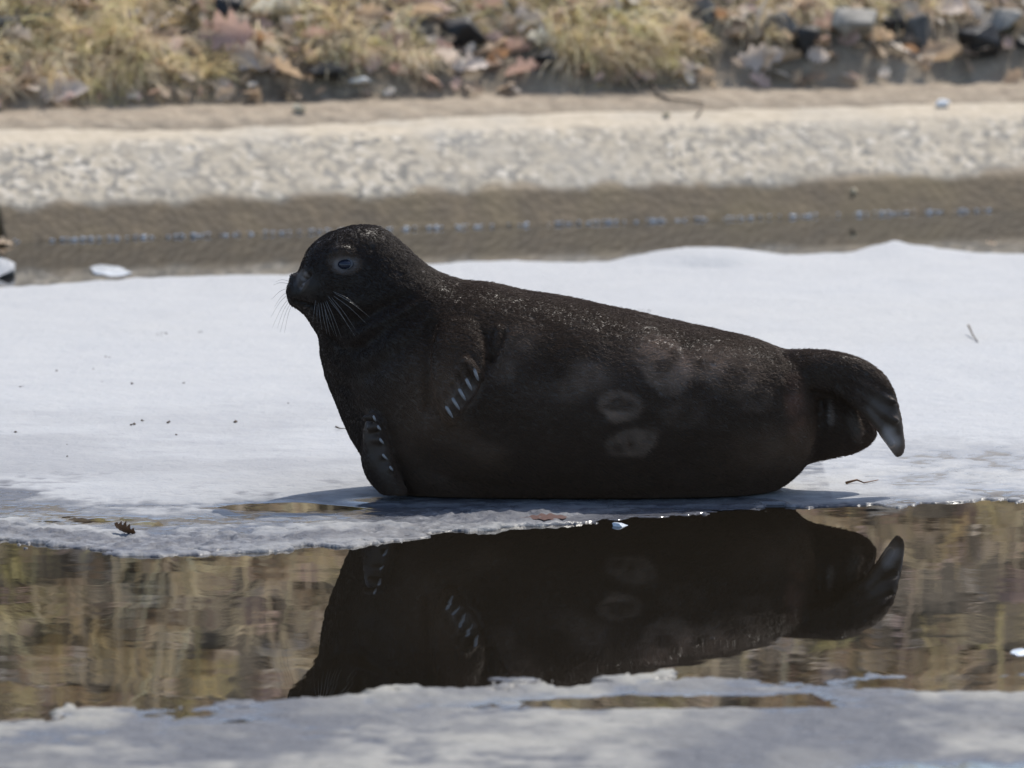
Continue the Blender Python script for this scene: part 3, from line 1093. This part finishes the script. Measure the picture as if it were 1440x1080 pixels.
put_twig('twig', ice_line([(1362, 470), (1368, 476), (1375, 482)], [0.02, 0.008, 0.002]), 0.003, 0.001, 'twig', 'tiny forked twig stuck in the white ice behind the tail')
put_twig('twig', ice_line([(1190, 681), (1205, 679), (1215, 681), (1235, 677)], [0.003, 0.006, 0.003, 0.003]), 0.0028, 0.0008, 'leaf_brown', 'thin brown sprig on the ice below the hind flippers')
put_twig('twig', ice_line([(472, 604), (478, 604.5), (487, 604.5)], [0.006, 0.003, 0.003]), 0.0022, 0.0007, 'twig', 'tiny dark twig on the ice in front of the seal chest')


def build_debris():
    V, F = [], []
    n = 0
    spots = [(218, 470), (224, 472), (235, 470), (230, 469), (187, 541), (141, 537), (32, 545), (185, 597), (205, 592), (15, 608), (232, 595), (336, 594), (408, 568), (905, 437), (911, 437), (898, 436), (1185, 642), (1120, 640), (250, 612), (280, 468), (150, 503), (75, 523), (257, 541)]
    spots += [(rng.uniform(0, 1440), rng.uniform(430, 700)) for _ in range(6)]
    for (px, py) in spots:
        p = ice_at(px, py)
        for q in range(rng.integers(1, 3)):
            r = rng.uniform(0.0007, 0.0026)
            c = p + np.array([rng.normal(0, 0.005), rng.normal(0, 0.01), 0.0015])
            d = np.array([(1.6, 0, 0), (-1.6, 0, 0), (0, 1.8, 0), (0, -1.8, 0), (0, 0, 1.2), (0, 0, -0.8)]) * r * rng.uniform(0.6, 1.4, (6, 1))
            V.append(c + d)
            for f in ((0, 2, 4), (2, 1, 4), (1, 3, 4), (3, 0, 4), (2, 0, 5), (1, 2, 5), (3, 1, 5), (0, 3, 5)):
                F.append(tuple(i + n for i in f))
            n += 6
    me = mesh_from('ice_debris', np.concatenate(V), np.array(F), False)
    tag(link('ice_debris', me, 'speck'), 'scattered dark specks of plant debris on the white ice', 'debris', kind='stuff')


build_debris()

# ------------------------------------------------------------------ the seal
YS = 0.0                                                # the animal's middle plane


def pw(px, py, y=YS):
    """photo place -> point in the seal's middle plane"""
    q = on_y(np.asarray(px, float), np.asarray(py, float), y)
    return q


def loft(rings, seg=40, expo=2.15):
    """rings: (Tx,Ty,Bx,By,half width,y centre) ; closed at both ends"""
    V = []
    ang = np.arange(seg) * 2 * np.pi / seg
    for (tx, ty, bx, by, w, yc) in rings:
        T, B = pw(tx, ty), pw(bx, by)
        c, a = (T + B) / 2, (T - B) / 2
        ca, sa = np.cos(ang), np.sin(ang)
        u = np.sign(ca) * np.abs(ca) ** (2 / expo)
        v = np.sign(sa) * np.abs(sa) ** (2 / expo)
        V.append(c[None] + a[None] * v[:, None] + np.array([0, 1.0, 0])[None] * (u * w)[:, None] + np.array([0, yc, 0]))
    V = np.array(V)
    n = len(rings)
    F = []
    for i in range(n - 1):
        for k in range(seg):
            k2 = (k + 1) % seg
            F.append((i * seg + k, i * seg + k2, (i + 1) * seg + k2, (i + 1) * seg + k))
    V = V.reshape(-1, 3)
    F.append(tuple(range(seg))[::-1])
    F.append(tuple((n - 1) * seg + k for k in range(seg)))
    return V, F


def resample(rings, m):
    """Catmull-Rom through the ring table"""
    A = np.array(rings, float)
    n = len(A)
    out = []
    for q in np.linspace(0, n - 1, m):
        i = min(int(q), n - 2)
        f = q - i
        p0, p1, p2, p3 = A[max(i - 1, 0)], A[i], A[i + 1], A[min(i + 2, n - 1)]
        out.append(0.5 * ((2 * p1) + (-p0 + p2) * f + (2 * p0 - 5 * p1 + 4 * p2 - p3) * f ** 2 + (-p0 + 3 * p1 - 3 * p2 + p3) * f ** 3))
    return np.array(out)


BODY = [
    (405, 399, 405, 409, .010, -.047), (409, 394, 408, 422, .026, -.046), (417, 385, 418, 430, .040, -.044), (424, 370, 430, 440, .050, -.041),
    (433, 351, 440, 454, .064, -.036), (450, 333, 447, 468, .078, -.029), (472, 321, 450, 482, .087, -.022), (503, 315, 451, 499, .094, -.014),
    (537, 320, 454, 514, .100, -.008), (564, 341, 460, 535, .110, -.004), (590, 366, 470, 560, .124, 0), (617, 385, 485, 594, .141, 0),
    (648, 395, 506, 634, .158, 0), (692, 400, 545, 690, .175, 0), (742, 411, 612, 714, .188, 0), (802, 421, 705, 719, .197, 0),
    (870, 435, 805, 721, .200, 0), (940, 451, 900, 720, .194, 0), (1008, 466, 980, 717, .180, 0), (1060, 478, 1042, 707, .156, 0),
    (1096, 490, 1088, 688, .126, 0), (1122, 497, 1122, 664, .095, 0), (1140, 512, 1140, 640, .062, 0), (1150, 540, 1150, 610, .03, 0)]
HIND_UP = [
    (1085, 492, 1085, 610, .055, -.005), (1115, 491, 1115, 575, .052, -.012), (1148, 491, 1148, 558, .044, -.022), (1180, 494, 1172, 555, .036, -.032), (1212, 504, 1193, 563, .030, -.038),
    (1240, 523, 1213, 578, .025, -.042), (1255, 546, 1226, 592, .021, -.044), (1263, 570, 1234, 604, .018, -.045), (1268, 598, 1243, 617, .015, -.045),
    (1271, 622, 1252, 629, .012, -.044), (1267, 636, 1259, 638, .007, -.043)]
HIND_LOW = [(1105, 540, 1105, 668, .06, .012), (1135, 536, 1136, 652, .054, .012), (1165, 536, 1168, 644, .046, .012), (1192, 545, 1198, 637, .038, .012), (1214, 562, 1219, 627, .029, .012), (1227, 588, 1231, 612, .014, .010)]


def raw_object(parts, voxel, smooth_it):
    V, F, n = [], [], 0
    for v, f in parts:
        V.append(v)
        F += [tuple(i + n for i in q) for q in f]
        n += len(v)
    me = bpy.data.meshes.new('raw')
    me.from_pydata([tuple(map(float, q)) for q in np.concatenate(V)], [], F)
    me.update()
    bm = bmesh.new()
    bm.from_mesh(me)
    bmesh.ops.recalc_face_normals(bm, faces=bm.faces[:])
    bm.to_mesh(me)
    bm.free()
    o = bpy.data.objects.new('raw', me)
    COL.objects.link(o)
    rm = o.modifiers.new('r', 'REMESH')
    rm.mode = 'VOXEL'
    rm.voxel_size = voxel
    sm = o.modifiers.new('s', 'SMOOTH')
    sm.factor = 0.5
    sm.iterations = smooth_it
    dg = bpy.context.evaluated_depsgraph_get()
    dg.update()
    res = bpy.data.meshes.new_from_object(o.evaluated_get(dg))
    bpy.data.objects.remove(o)
    bpy.data.meshes.remove(me)
    return res


def ellipsoid(c, r, rot=None, seg=20, rings=14):
    V, F = [], []
    for i in range(1, rings):
        th = math.pi * i / rings
        for k in range(seg):
            ph = 2 * math.pi * k / seg
            V.append((math.sin(th) * math.cos(ph), math.sin(th) * math.sin(ph), math.cos(th)))
    V.append((0, 0, 1))
    V.append((0, 0, -1))
    t, b = len(V) - 2, len(V) - 1
    for i in range(rings - 2):
        for k in range(seg):
            k2 = (k + 1) % seg
            F.append((i * seg + k, (i + 1) * seg + k, (i + 1) * seg + k2, i * seg + k2))
    for k in range(seg):
        k2 = (k + 1) % seg
        F.append((t, k, k2))
        F.append((b, (rings - 2) * seg + k2, (rings - 2) * seg + k))
    V = np.array(V) * np.array(r)
    if rot is not None:
        V = V @ np.array(rot).T
    return V + np.array(c), F


def paddle(pairs, ys, th, seg=22):
    """a flipper: left/right outline points, distance of its middle plane, thickness"""
    V = []
    ang = np.arange(seg) * 2 * np.pi / seg
    for (lx, ly, rx, ry), y, t in zip(pairs, ys, th):
        Lp, Rp = pw(lx, ly, y), pw(rx, ry, y)
        c, a = (Lp + Rp) / 2, (Rp - Lp) / 2
        V.append(c[None] + a[None] * np.cos(ang)[:, None] + np.array([0, 1.0, 0])[None] * (np.sign(np.sin(ang)) * np.abs(np.sin(ang)) ** 0.8 * t)[:, None])
    n = len(pairs)
    F = []
    for i in range(n - 1):
        for k in range(seg):
            k2 = (k + 1) % seg
            F.append((i * seg + k, i * seg + k2, (i + 1) * seg + k2, (i + 1) * seg + k))
    F.append(tuple(range(seg))[::-1])
    F.append(tuple((n - 1) * seg + k for k in range(seg)))
    return np.array(V).reshape(-1, 3), F


def smooth_table(a, m):
    A = np.array(a, float)
    return resample(A, m)


def bvh_of(me):
    return BVHTree.FromPolygons([v.co.copy() for v in me.vertices], [tuple(p.vertices) for p in me.polygons])


def hit(bvh, px, py):
    d = ray(px, py)
    loc, nor, idx, dist = bvh.ray_cast(Vector(CO), Vector(d).normalized())
    return loc, nor


NEAR_CLAWS = [((666.3, 518), (672.8, 535)), ((655, 532), (664, 549)), ((645.5, 547), (655, 563)), ((636, 560), (646.7, 576)), ((627, 571), (637, 587))]
FRONT_CLAWS = [((525, 585), (529, 591)), ((531, 599), (536, 604)), ((534, 617), (540, 624)), ((538, 639), (545, 646)), ((548, 656), (553, 662))]


def build_seal():
    base = Vector((0.16, 0.0, SEAL_Z - 0.002))
    root = bpy.data.objects.new('seal', None)
    COL.objects.link(root)
    root.location = base
    root.empty_display_size = 0.1
    tag(root, 'black seal with faint pale rings lying on the ice edge, head raised', 'seal')

    body = loft(smooth_table(BODY, 70))
    tmp = raw_object([body], 0.008, 2)
    bvh0 = bvh_of(tmp)
    bpy.data.meshes.remove(tmp)

    def near_y(px, py, fb):
        l, _ = hit(bvh0, px, py)
        return l.y if l is not None else fb
    parts = [body, loft(smooth_table(HIND_UP, 30), 30), loft(smooth_table(HIND_LOW, 18), 30)]
    # ridges of the hind toes
    for pts, r0, r1, yy in (([(1195, 530), (1225, 545), (1248, 560), (1262, 566)], .007, .005, -.066), ([(1185, 540), (1215, 560), (1245, 583), (1263, 593)], .007, .005, -.065), ([(1175, 546), (1205, 568), (1235, 598), (1256, 628)], .009, .007, -.063)):
        P = np.array([pw(a, b, yy) for a, b in pts])
        v, f = tube_arrays(smooth_table(P, 9), np.linspace(r0, r1, 9), 8)
        parts.append((v, [tuple(dict.fromkeys(q)) for q in f]))
    for pts, r0, r1, yy in (([(1163, 552), (1165, 575), (1163, 604)], .008, .006, -.034), ([(1178, 556), (1196, 578), (1208, 612)], .012, .009, -.026)):
        P = np.array([pw(a, b, yy) for a, b in pts])
        v, f = tube_arrays(smooth_table(P, 9), np.linspace(r0, r1, 9), 8)
        parts.append((v, [tuple(dict.fromkeys(q)) for q in f]))
    # near fore flipper, folded against the flank
    Lp = [(612, 446), (607, 475), (606, 510), (608, 540), (613, 567), (620, 586), (627, 595)]
    Rp = [(668, 446), (674, 472), (679, 500), (679, 528), (668, 553), (652, 574), (637, 594)]
    pairs = [(a[0], a[1], b[0], b[1]) for a, b in zip(Lp, Rp)]
    ys = [near_y((p[0] + p[2]) / 2, (p[1] + p[3]) / 2, -.12) - off for p, off in zip(pairs, (-.012, .002, .010, .013, .013, .011, .008))]
    th = (.022, .021, .018, .015, .012, .010, .006)
    parts.append(paddle(smooth_table(pairs, 20), smooth_table(np.array(ys)[:, None], 20)[:, 0], smooth_table(np.array(th)[:, None], 20)[:, 0]))
    # fingers as low ridges towards the claws
    for (a, b) in NEAR_CLAWS:
        st = ((a[0] - 640) * 0.55 + 628, (a[1] - 545) * 0.55 + 512)
        P = np.array([pw(st[0], st[1], np.interp(st[1], [446, 595], [ys[0], ys[-1]]) - .006), pw((st[0] + a[0]) / 2, (st[1] + a[1]) / 2, np.mean(ys[3:5]) - .009), pw(a[0] + 3, a[1] + 7, np.mean(ys[4:6]) - .009)])
        v, f = tube_arrays(smooth_table(P, 7), np.linspace(.007, .0085, 7), 8)
        parts.append((v, [tuple(dict.fromkeys(q)) for q in f]))
    # the other fore flipper, standing on the ice against the chest
    Lp = [(536, 692), (519, 676), (510, 655), (509, 633), (511, 608), (515, 588), (522, 575)]
    Rp = [(572, 694), (566, 680), (557, 658), (550, 633), (543, 607), (539, 588), (534, 577)]
    pairs2 = [(a[0], a[1], b[0], b[1]) for a, b in zip(Lp, Rp)]
    ysf = [-.135, -.135, -.137, -.138, -.136, -.130, -.122]
    thf = (.030, .034, .034, .028, .022, .016, .008)
    parts.append(paddle(smooth_table(pairs2, 20), smooth_table(np.array(ysf)[:, None], 20)[:, 0], smooth_table(np.array(thf)[:, None], 20)[:, 0]))
    for (a, b) in FRONT_CLAWS:
        P = np.array([pw(a[0] - 14, a[1] + 4, -.155), pw(a[0] - 5, a[1] + 1, -.162), pw(a[0] + 3, a[1] + 2, -.160)])
        v, f = tube_arrays(smooth_table(P, 6), np.linspace(.006, .009, 6), 8)
        parts.append((v, [tuple(dict.fromkeys(q)) for q in f]))
    # muzzle pads, chin, brow, cheeks
    for px, py, y, r in ((438, 409, -.074, (.031, .023, .025)), (417, 408, -.050, (.020, .026, .022)), (424, 405, -.025, (.022, .022, .024)), (433, 426, -.058, (.020, .022, .018)), (500, 425, -.075, (.055, .040, .050)), (480, 358, -.080, (.032, .022, .020)), (416, 392, -.048, (.014, .017, .012))):
        parts.append(ellipsoid(pw(px, py, y), r))
    me = raw_object(parts, 0.0042, 5)
    nv = len(me.vertices)
    co = np.zeros(nv * 3, np.float32)
    me.vertices.foreach_get('co', co)
    co = co.reshape(-1, 3).astype(float)
    nor = np.zeros(nv * 3, np.float32)
    me.vertices.foreach_get('normal', nor)
    nor = nor.reshape(-1, 3).astype(float)

    # folds and soft muscle relief
    x, y, z = co.T
    disp = 0.0022 * fbm(x, y, z, 9, 3, 301) + 0.0007 * fbm(x * 0.6, y, z, 60, 2, 311)
    bv = bvh_of(me)

    def P3(px, py):
        l, n = hit(bv, px, py)
        return np.array(l) if l is not None else pw(px, py, -.1)

    def near(px, py, r, sx=1.0, sz=1.0, ang=0.0):
        c = P3(px, py)
        dx, dz = x - c[0], z - c[2]
        ca, sa = math.cos(ang), math.sin(ang)
        u, v = dx * ca + dz * sa, -dx * sa + dz * ca
        q = np.sqrt((u / sx) ** 2 + (v / sz) ** 2) / r
        return np.where((y < c[1] + 0.06), q, 9.0)

    def seg_dist(a, b):
        A, B = P3(*a), P3(*b)
        d = B - A
        t = np.clip(((co - A) @ d) / (d @ d), 0, 1)
        return np.linalg.norm(co - (A + t[:, None] * d), axis=1)
    # skin folds behind the near flipper and at the haunch
    for (a, b, w, k) in (((683, 470), (690, 505), .006, -.010), ((694, 468), (690, 500), .005, -.008), ((700, 462), (688, 498), .007, .006), ((708, 470), (692, 508), .006, -.009), ((716, 474), (698, 512), .007, .004), ((603, 455), (602, 575), .012, -.011), ((684, 500), (690, 520), .010, -.004),
                         ((1102, 498), (1108, 560), .012, -.006), ((1090, 495), (1098, 540), .010, .003), ((1140, 552), (1172, 556), .008, -.006), ((540, 650), (620, 668), .010, -.0035), ((620, 668), (720, 684), .010, -.003),
                         ((572, 418), (505, 452), .013, -.009), ((582, 428), (502, 472), .012, .004), ((590, 438), (500, 492), .014, -.009), ((600, 470), (520, 525), .018, -.007), ((455, 470), (480, 490), .010, -.005), ((458, 500), (482, 520), .010, .003), ((462, 530), (490, 548), .010, -.004), ((412, 423), (440, 431), .0045, -.007), ((440, 431), (462, 443), .0045, -.006), ((427, 392), (434, 386), .004, -.008), ((421, 404), (425, 392), .004, -.004)):
        dd = seg_dist(a, b)
        disp += k * np.exp(-(dd / w) ** 2)
    # eye hollow, ear pit
    disp -= 0.006 * np.exp(-near(484, 371, .016, 1.3, 0.9) ** 2)
    disp -= 0.006 * np.exp(-near(523, 349, .0035) ** 2)
    disp -= 0.005 * np.exp(-near(431, 389, .004, 1.4, 0.8, 0.6) ** 2)
    # toes of the near fore flipper: grooves between the fingers
    for i in range(4):
        a = [(NEAR_CLAWS[i][j][0] + NEAR_CLAWS[i + 1][j][0]) / 2 for j in (0, 1)], [(NEAR_CLAWS[i][j][1] + NEAR_CLAWS[i + 1][j][1]) / 2 for j in (0, 1)]
        dd = seg_dist((a[0][0] - 6, a[1][0] - 12), (a[0][1], a[1][1]))
        disp -= 0.005 * np.exp(-(dd / .0045) ** 2)
    co2 = co + nor * disp[:, None]
    # flatten where it lies
    fl = SEAL_Z - 0.002
    co2[:, 2] = np.where(co2[:, 2] < fl + 0.01, np.maximum(fl + (co2[:, 2] - fl) * 0.55 + 0.002, fl), co2[:, 2])

    # coat colour (added to a near-black base)
    coat = np.zeros((nv, 3))
    mott = fbm(x, y, z, 7, 4, 331)
    fine = fbm(x, y, z, 45, 3, 341)
    grey = np.array([.040, .036, .034])
    coat += grey * (0.35 * sstep(-0.2, 0.7, mott))[:, None]
    for (px, py, rx, rz, ang, lo, hi, a) in (
            (868, 570, 27, 20, 0, .5, 1.0, 1.25), (888, 622, 31, 19, .15, .2, 1.05, .8), (930, 512, 44, 33, -.7, .55, 1.0, 1.0), (828, 528, 36, 27, -.3, .0, 1.0, .75),
            (800, 548, 26, 20, 0, 0, 1, .5), (985, 512, 34, 22, .2, .4, 1, .55), (728, 482, 34, 26, .4, 0, 1, .45), (705, 522, 18, 16, 0, 0, 1, .6), (1030, 525, 36, 26, .2, .3, 1, .5),
            (680, 632, 26, 16, 0, 0, 1, .15), (760, 560, 40, 30, 0, 0, 1, .15), (1060, 560, 24, 20, 0, .3, 1, .3), (960, 580, 30, 20, 0, .4, 1, .2)):
        q = near(px, py, MPP, rx, rz, ang) + 0.24 * fine + 0.14 * mott
        band = sstep(lo - .45, lo + .05, q) * (1 - sstep(hi - .15, hi + .25, q))
        if lo <= 0:
            band = 1 - sstep(.35, 1.2, q)
        else:
            band = np.maximum(band, 0.35 * (1 - sstep(hi - .4, hi, q)))
        coat += np.array([.135, .110, .092]) * (a * band * (0.75 + 0.5 * fine))[:, None]
    coat -= np.array([.05, .05, .05]) * (1 - sstep(.6, 1.2, near(882, 623, .0045)))[:, None]
    # brown flank, painted lighter where it lies in shade; reddish haunch
    coat += np.array([.115, .080, .055]) * (0.35 + 0.65 * sstep(-.4, .5, fbm(x, y, z, 4, 3, 351)) * sstep(.03, .14, z) * (1 - sstep(.22, .36, z)) * (y < -.05))[:, None]
    coat += np.array([.095, .046, .032]) * ((1 - sstep(.3, 1.1, near(1116, 575, .05, .55, 1.3) + .3 * mott)) * (0.7 + .5 * fine))[:, None]
    # pale skin round the eye, brow spot, ear, bridge of the nose, whisker pad
    ring = near(483, 369, MPP, 23, 11.5, -.12)
    coat += np.array([.13, .126, .130]) * ((1 - sstep(.3, 1.2, ring + .3 * fine)))[:, None]
    for px, py, r, a in ((472, 345, 5, .7), (523, 345, 5, .8), (446, 345, 5, .5), (425, 399, 3.5, .8), (424, 391, 3.5, .9), (428, 385, 4, .7), (421, 405, 3, .5), (437, 350, 6, .25), (432, 360, 5, .2), (455, 400, 8, .07), (468, 435, 12, .05)):
        coat += np.array([.15, .145, .145]) * (a * (1 - sstep(.3, 1.1, near(px, py, MPP * r) + .3 * fine)))[:, None]
    # bare toes are greyer; the lower hind lobe gets painted highlights
    coat += np.array([.17, .16, .155]) * (1 - sstep(.3, 1.1, near(1254, 618, .035, .6, 1.0, .3) + .2 * fine))[:, None]
    coat += np.array([.030, .027, .026]) * (1 - sstep(.4, 1.1, near(1225, 560, .05, 1, .6, -.8) + .25 * fine))[:, None]
    coat += np.array([.060, .055, .050]) * (1 - sstep(.4, 1.1, near(1205, 600, .03, .8, 1.3, .4) + .3 * fine))[:, None]  # lit patch of the lower lobe, put into the coat colour
    coat += np.array([.110, .105, .10]) * (1 - sstep(.4, 1.1, near(1166, 585, .03, .25, 1.1, 0) + .3 * fine))[:, None]  # narrow lit line along its ridge, put into the coat colour
    coat += np.array([.035, .028, .025]) * (1 - sstep(.5, 1.1, near(650, 555, .05, .6, 1.1, -.6) + .25 * fine))[:, None]
    coat *= (0.25 + 0.75 * sstep(-.27, -.10, x + .25 * (.25 - z)))[:, None]  + ((near(483, 369, MPP, 23, 15, -.12) < 1.15) | (near(425, 394, MPP, 9, 14) < 1.0))[:, None] * .75
    coat = np.clip(coat, 0, .35)

    bco = co2 - np.array(base)
    me.vertices.foreach_set('co', bco.astype(np.float32).ravel())
    at = me.attributes.new('coat', 'FLOAT_COLOR', 'POINT')
    at.data.foreach_set('color', np.concatenate([coat, np.ones((nv, 1))], 1).astype(np.float32).ravel())
    me.polygons.foreach_set('use_smooth', np.ones(len(me.polygons), bool))
    me.update()
    me.name = 'body'
    me.materials.clear()
    bo = link('body', me, 'seal_skin', root)

    # ---- fur
    me.calc_loop_triangles()
    nt_ = len(me.loop_triangles)
    tri = np.zeros(nt_ * 3, np.int32)
    me.loop_triangles.foreach_get('vertices', tri)
    tri = tri.reshape(-1, 3)
    nor2 = np.zeros(nv * 3, np.float32)
    me.vertices.foreach_get('normal', nor2)
    nor2 = nor2.reshape(-1, 3).astype(float)
    # hair length per vertex
    hl = np.full(nv, .0100)
    hl *= 0.62 + 0.38 * sstep(-.30, -.10, x)              # shorter on the head
    for px, py, r, sx, sz, ang in ((483, 370, .020, 1.2, .85, 0), (428, 400, .030, 1, 1, 0), (650, 556, .048, .55, 1.1, -.6), (1254, 610, .05, .7, 1.2, .3), (1240, 575, .04, 1, 1, 0), (530, 625, .07, .34, 1.1, .25)):
        hl *= (0.24 if px == 483 else 0.14) + (0.76 if px == 483 else 0.86) * sstep(.6, 1.25, near(px, py, r, sx, sz, ang))
    hl *= sstep(fl + .002, fl + .012, co2[:, 2])
    A, B, C = bco[tri[:, 0]], bco[tri[:, 1]], bco[tri[:, 2]]
    area = 0.5 * np.linalg.norm(np.cross(B - A, C - A), axis=1) * (hl[tri].mean(1) > .0016)
    NH = 300000
    cum = np.cumsum(area)
    ti = np.minimum(np.searchsorted(cum, rng.random(NH) * cum[-1]), nt_ - 1)
    u, v = rng.random(NH), rng.random(NH)
    sw = u + v > 1
    u[sw], v[sw] = 1 - u[sw], 1 - v[sw]
    wts = np.stack([1 - u - v, u, v], 1)

    def lerp(a):
        return (a[tri[ti]] * (wts[..., None] if a.ndim == 2 else wts)).sum(1)
    p0 = lerp(bco)
    nn = lerp(nor2)
    nn /= np.linalg.norm(nn, axis=1, keepdims=True) + 1e-9
    ln = lerp(hl) * rng.uniform(.6, 1.25, NH)
    hc = lerp(coat)
    wx, wy, wz = p0[:, 0], p0[:, 1], p0[:, 2]
    flow = np.stack([np.ones(NH), 0.0 * wx, -.35 + 0 * wx], 1)
    chest = sstep(-.50, -.36, wx)
    flow[:, 2] -= 1.2 * (1 - chest) * (1 - sstep(.3, .36, wz))
    flow += 0.22 * np.stack([fbm(wx, wy, wz, 14, 3, 401), fbm(wx, wy, wz, 14, 3, 402), fbm(wx, wy, wz, 14, 3, 403)], 1) + rng.normal(0, .16, (NH, 3))
    flow -= nn * (flow * nn).sum(1, keepdims=True)
    flow /= np.linalg.norm(flow, axis=1, keepdims=True) + 1e-9
    lift = (0.38 + 0.10 * fbm(wx, wy, wz, 22, 2, 411) + rng.normal(0, .17, NH))[:, None]
    d1 = flow + nn * lift
    d1 /= np.linalg.norm(d1, axis=1, keepdims=True)
    d2 = flow + nn * (lift * .45)
    d2 /= np.linalg.norm(d2, axis=1, keepdims=True)
    pts = np.stack([p0 - nn * .0008, p0 + d1 * ln[:, None] * .5, p0 + d1 * ln[:, None] * .5 + d2 * ln[:, None] * .5], 1)
    cv = bpy.data.hair_curves.new('fur')
    cv.add_curves([3] * NH)
    cv.attributes['position'].data.foreach_set('vector', pts.astype(np.float32).ravel())
    ra = cv.attributes.get('radius') or cv.attributes.new('radius', 'FLOAT', 'POINT')
    ra.data.foreach_set('value', np.tile(np.array([.00040, .00032, .00005], np.float32), NH))
    hcol = np.array([.021, .0135, .0098]) * rng.uniform(.6, 1.5, (NH, 1)) + hc * np.array([1.35, 1.2, 1.08])
    ca = cv.attributes.new('coat', 'FLOAT_COLOR', 'CURVE')
    ca.data.foreach_set('color', np.concatenate([np.clip(hcol, .001, .4), np.ones((NH, 1))], 1).astype(np.float32).ravel())
    cv.materials.append(M['seal_fur'])
    fo = bpy.data.objects.new('fur', cv)
    COL.objects.link(fo)
    fo.parent = bo
    tag(fo, kind='stuff')

    # ---- eyes
    bv2 = BVHTree.FromPolygons([Vector(q) for q in co2], [tuple(p.vertices) for p in me.polygons])

    def H(px, py):
        l, n = hit(bv2, px, py)
        return (np.array(l), np.array(n)) if l is not None else (pw(px, py, -.1), np.array([0, -1.0, 0]))

    def make_eye(c, n, rx):
        v, f = ellipsoid((0, 0, 0), (rx, rx, rx * .64), None, 24, 16)
        m = bpy.data.meshes.new('eye')
        m.from_pydata([tuple(q) for q in v], [], f)
        for p in m.polygons:
            p.use_smooth = True
        q = c - n * rx * .40 - np.array(base)
        e = link('eye', m, 'seal_eye', root, loc=q)
        # lid: a soft almond-shaped rim round the opening
        zax = n / np.linalg.norm(n)
        xa = np.cross(np.array([0, 0, 1.0]), zax)
        xa /= np.linalg.norm(xa)
        ya = np.cross(zax, xa)
        ang = np.linspace(0, 2 * np.pi, 33)[:-1]
        P = []
        for a in ang:
            ex, ey = math.cos(a) * rx * .93, math.sin(a) * rx * .60
            r2 = math.sqrt(max(1 - (ex / rx) ** 2 - (ey / (rx * .65)) ** 2, 0))
            P.append(xa * ex + ya * ey + zax * (rx * r2 * .98 + .0003))
        P = np.array(P + P[:2])
        v, f = tube_arrays(P, np.full(len(P), rx * .12), 8)
        m2 = bpy.data.meshes.new('eyelid')
        m2.from_pydata([tuple(q) for q in v], [], [tuple(dict.fromkeys(q)) for q in f[:-16]])
        for p in m2.polygons:
            p.use_smooth = True
        link('eyelid', m2, 'eyelid', e)
    c, n = H(484, 371)
    n = np.array([-.42, -.88, .22])
    n = n / np.linalg.norm(n)
    make_eye(c, n, .0178)
    # the far eye, mirrored across the head's middle plane
    fd = bv2.ray_cast(Vector((c[0], 1.0, c[2])), Vector((0, -1, 0)))
    if fd[0] is not None:
        nf = np.array([n[0], -n[1], n[2]])
        make_eye(np.array(fd[0]), nf, .0150)

    # ---- claws
    def claw(a, b, wdt, label=None):
        pa, na = H(*a)
        pb, nb = H(*b)
        na = na / np.linalg.norm(na)
        pb = np.array([pb[0], min(pb[1], pa[1] + .004), pb[2]])
        mid = (pa + pb) / 2 - np.array([0, .0035, 0])
        P = smooth_table(np.array([pa + np.array([0, .002, 0]), mid, pb - np.array([0, .0015, 0])]), 7)
        v, f = tube_arrays(P, wdt * np.array([.8, 1, 1, .95, .85, .6, .2]), 8)
        b0 = P[0]
        m = bpy.data.meshes.new('claw')
        m.from_pydata([tuple(q) for q in v - b0], [], [tuple(dict.fromkeys(q)) for q in f])
        for p in m.polygons:
            p.use_smooth = True
        link('claw', m, 'claw', root, loc=b0 - np.array(base))
    for a, b in NEAR_CLAWS:
        claw(a, b, .0036)
    for a, b in FRONT_CLAWS:
        claw(a, b, .0027)

    # ---- whiskers
    def whisk(P, r=.00048):
        P = smooth_table(np.array(P), 12)
        b0 = P[0].copy()
        m = tube_mesh('whisker', P - b0, np.linspace(r, r * .25, 12), 4)
        link('whisker', m, 'whisker', root, loc=b0 - np.array(base))
    tips = [(446, 428, 446, 455), (448, 426, 453, 465), (451, 425, 460, 470), (454, 425, 470, 470), (457, 424, 474, 474), (459, 423, 480, 475), (463, 422, 500, 474), (466, 418, 500, 464), (469, 416, 515, 455), (470, 412, 520, 446), (461, 416, 492, 462), (444, 422, 440, 452), (456, 430, 464, 472), (468, 410, 505, 432)]
    for (a, b, c2, d) in tips:
        s0, n0 = H(a, b)
        L = math.hypot(c2 - a, d - b) * MPP
        e0 = pw(c2, d, s0[1] - .035)
        mid = (s0 + e0) / 2 + np.array([0, -.018, .006 if c2 > 470 else .0])
        whisk([s0, mid, e0])
    far = [(412, 404, 382, 421), (413, 408, 381, 446), (414, 411, 383, 461), (415, 413, 390, 461), (416, 415, 394, 467), (417, 417, 400, 468), (412, 401, 384, 401), (412, 407, 386, 432), (413, 398, 388, 396)]
    for (a, b, c2, d) in far:
        s0 = pw(a, b, -.030)
        e0 = pw(c2, d, .02)
        mid = (s0 + e0) / 2 + np.array([-.003, .0, .005])
        whisk([s0, mid, e0], .0005)
    s0, n0 = H(473, 345)
    whisk([s0, s0 + np.array([.002, -.010, .008]), pw(475, 328, s0[1] - .012)])


build_seal()
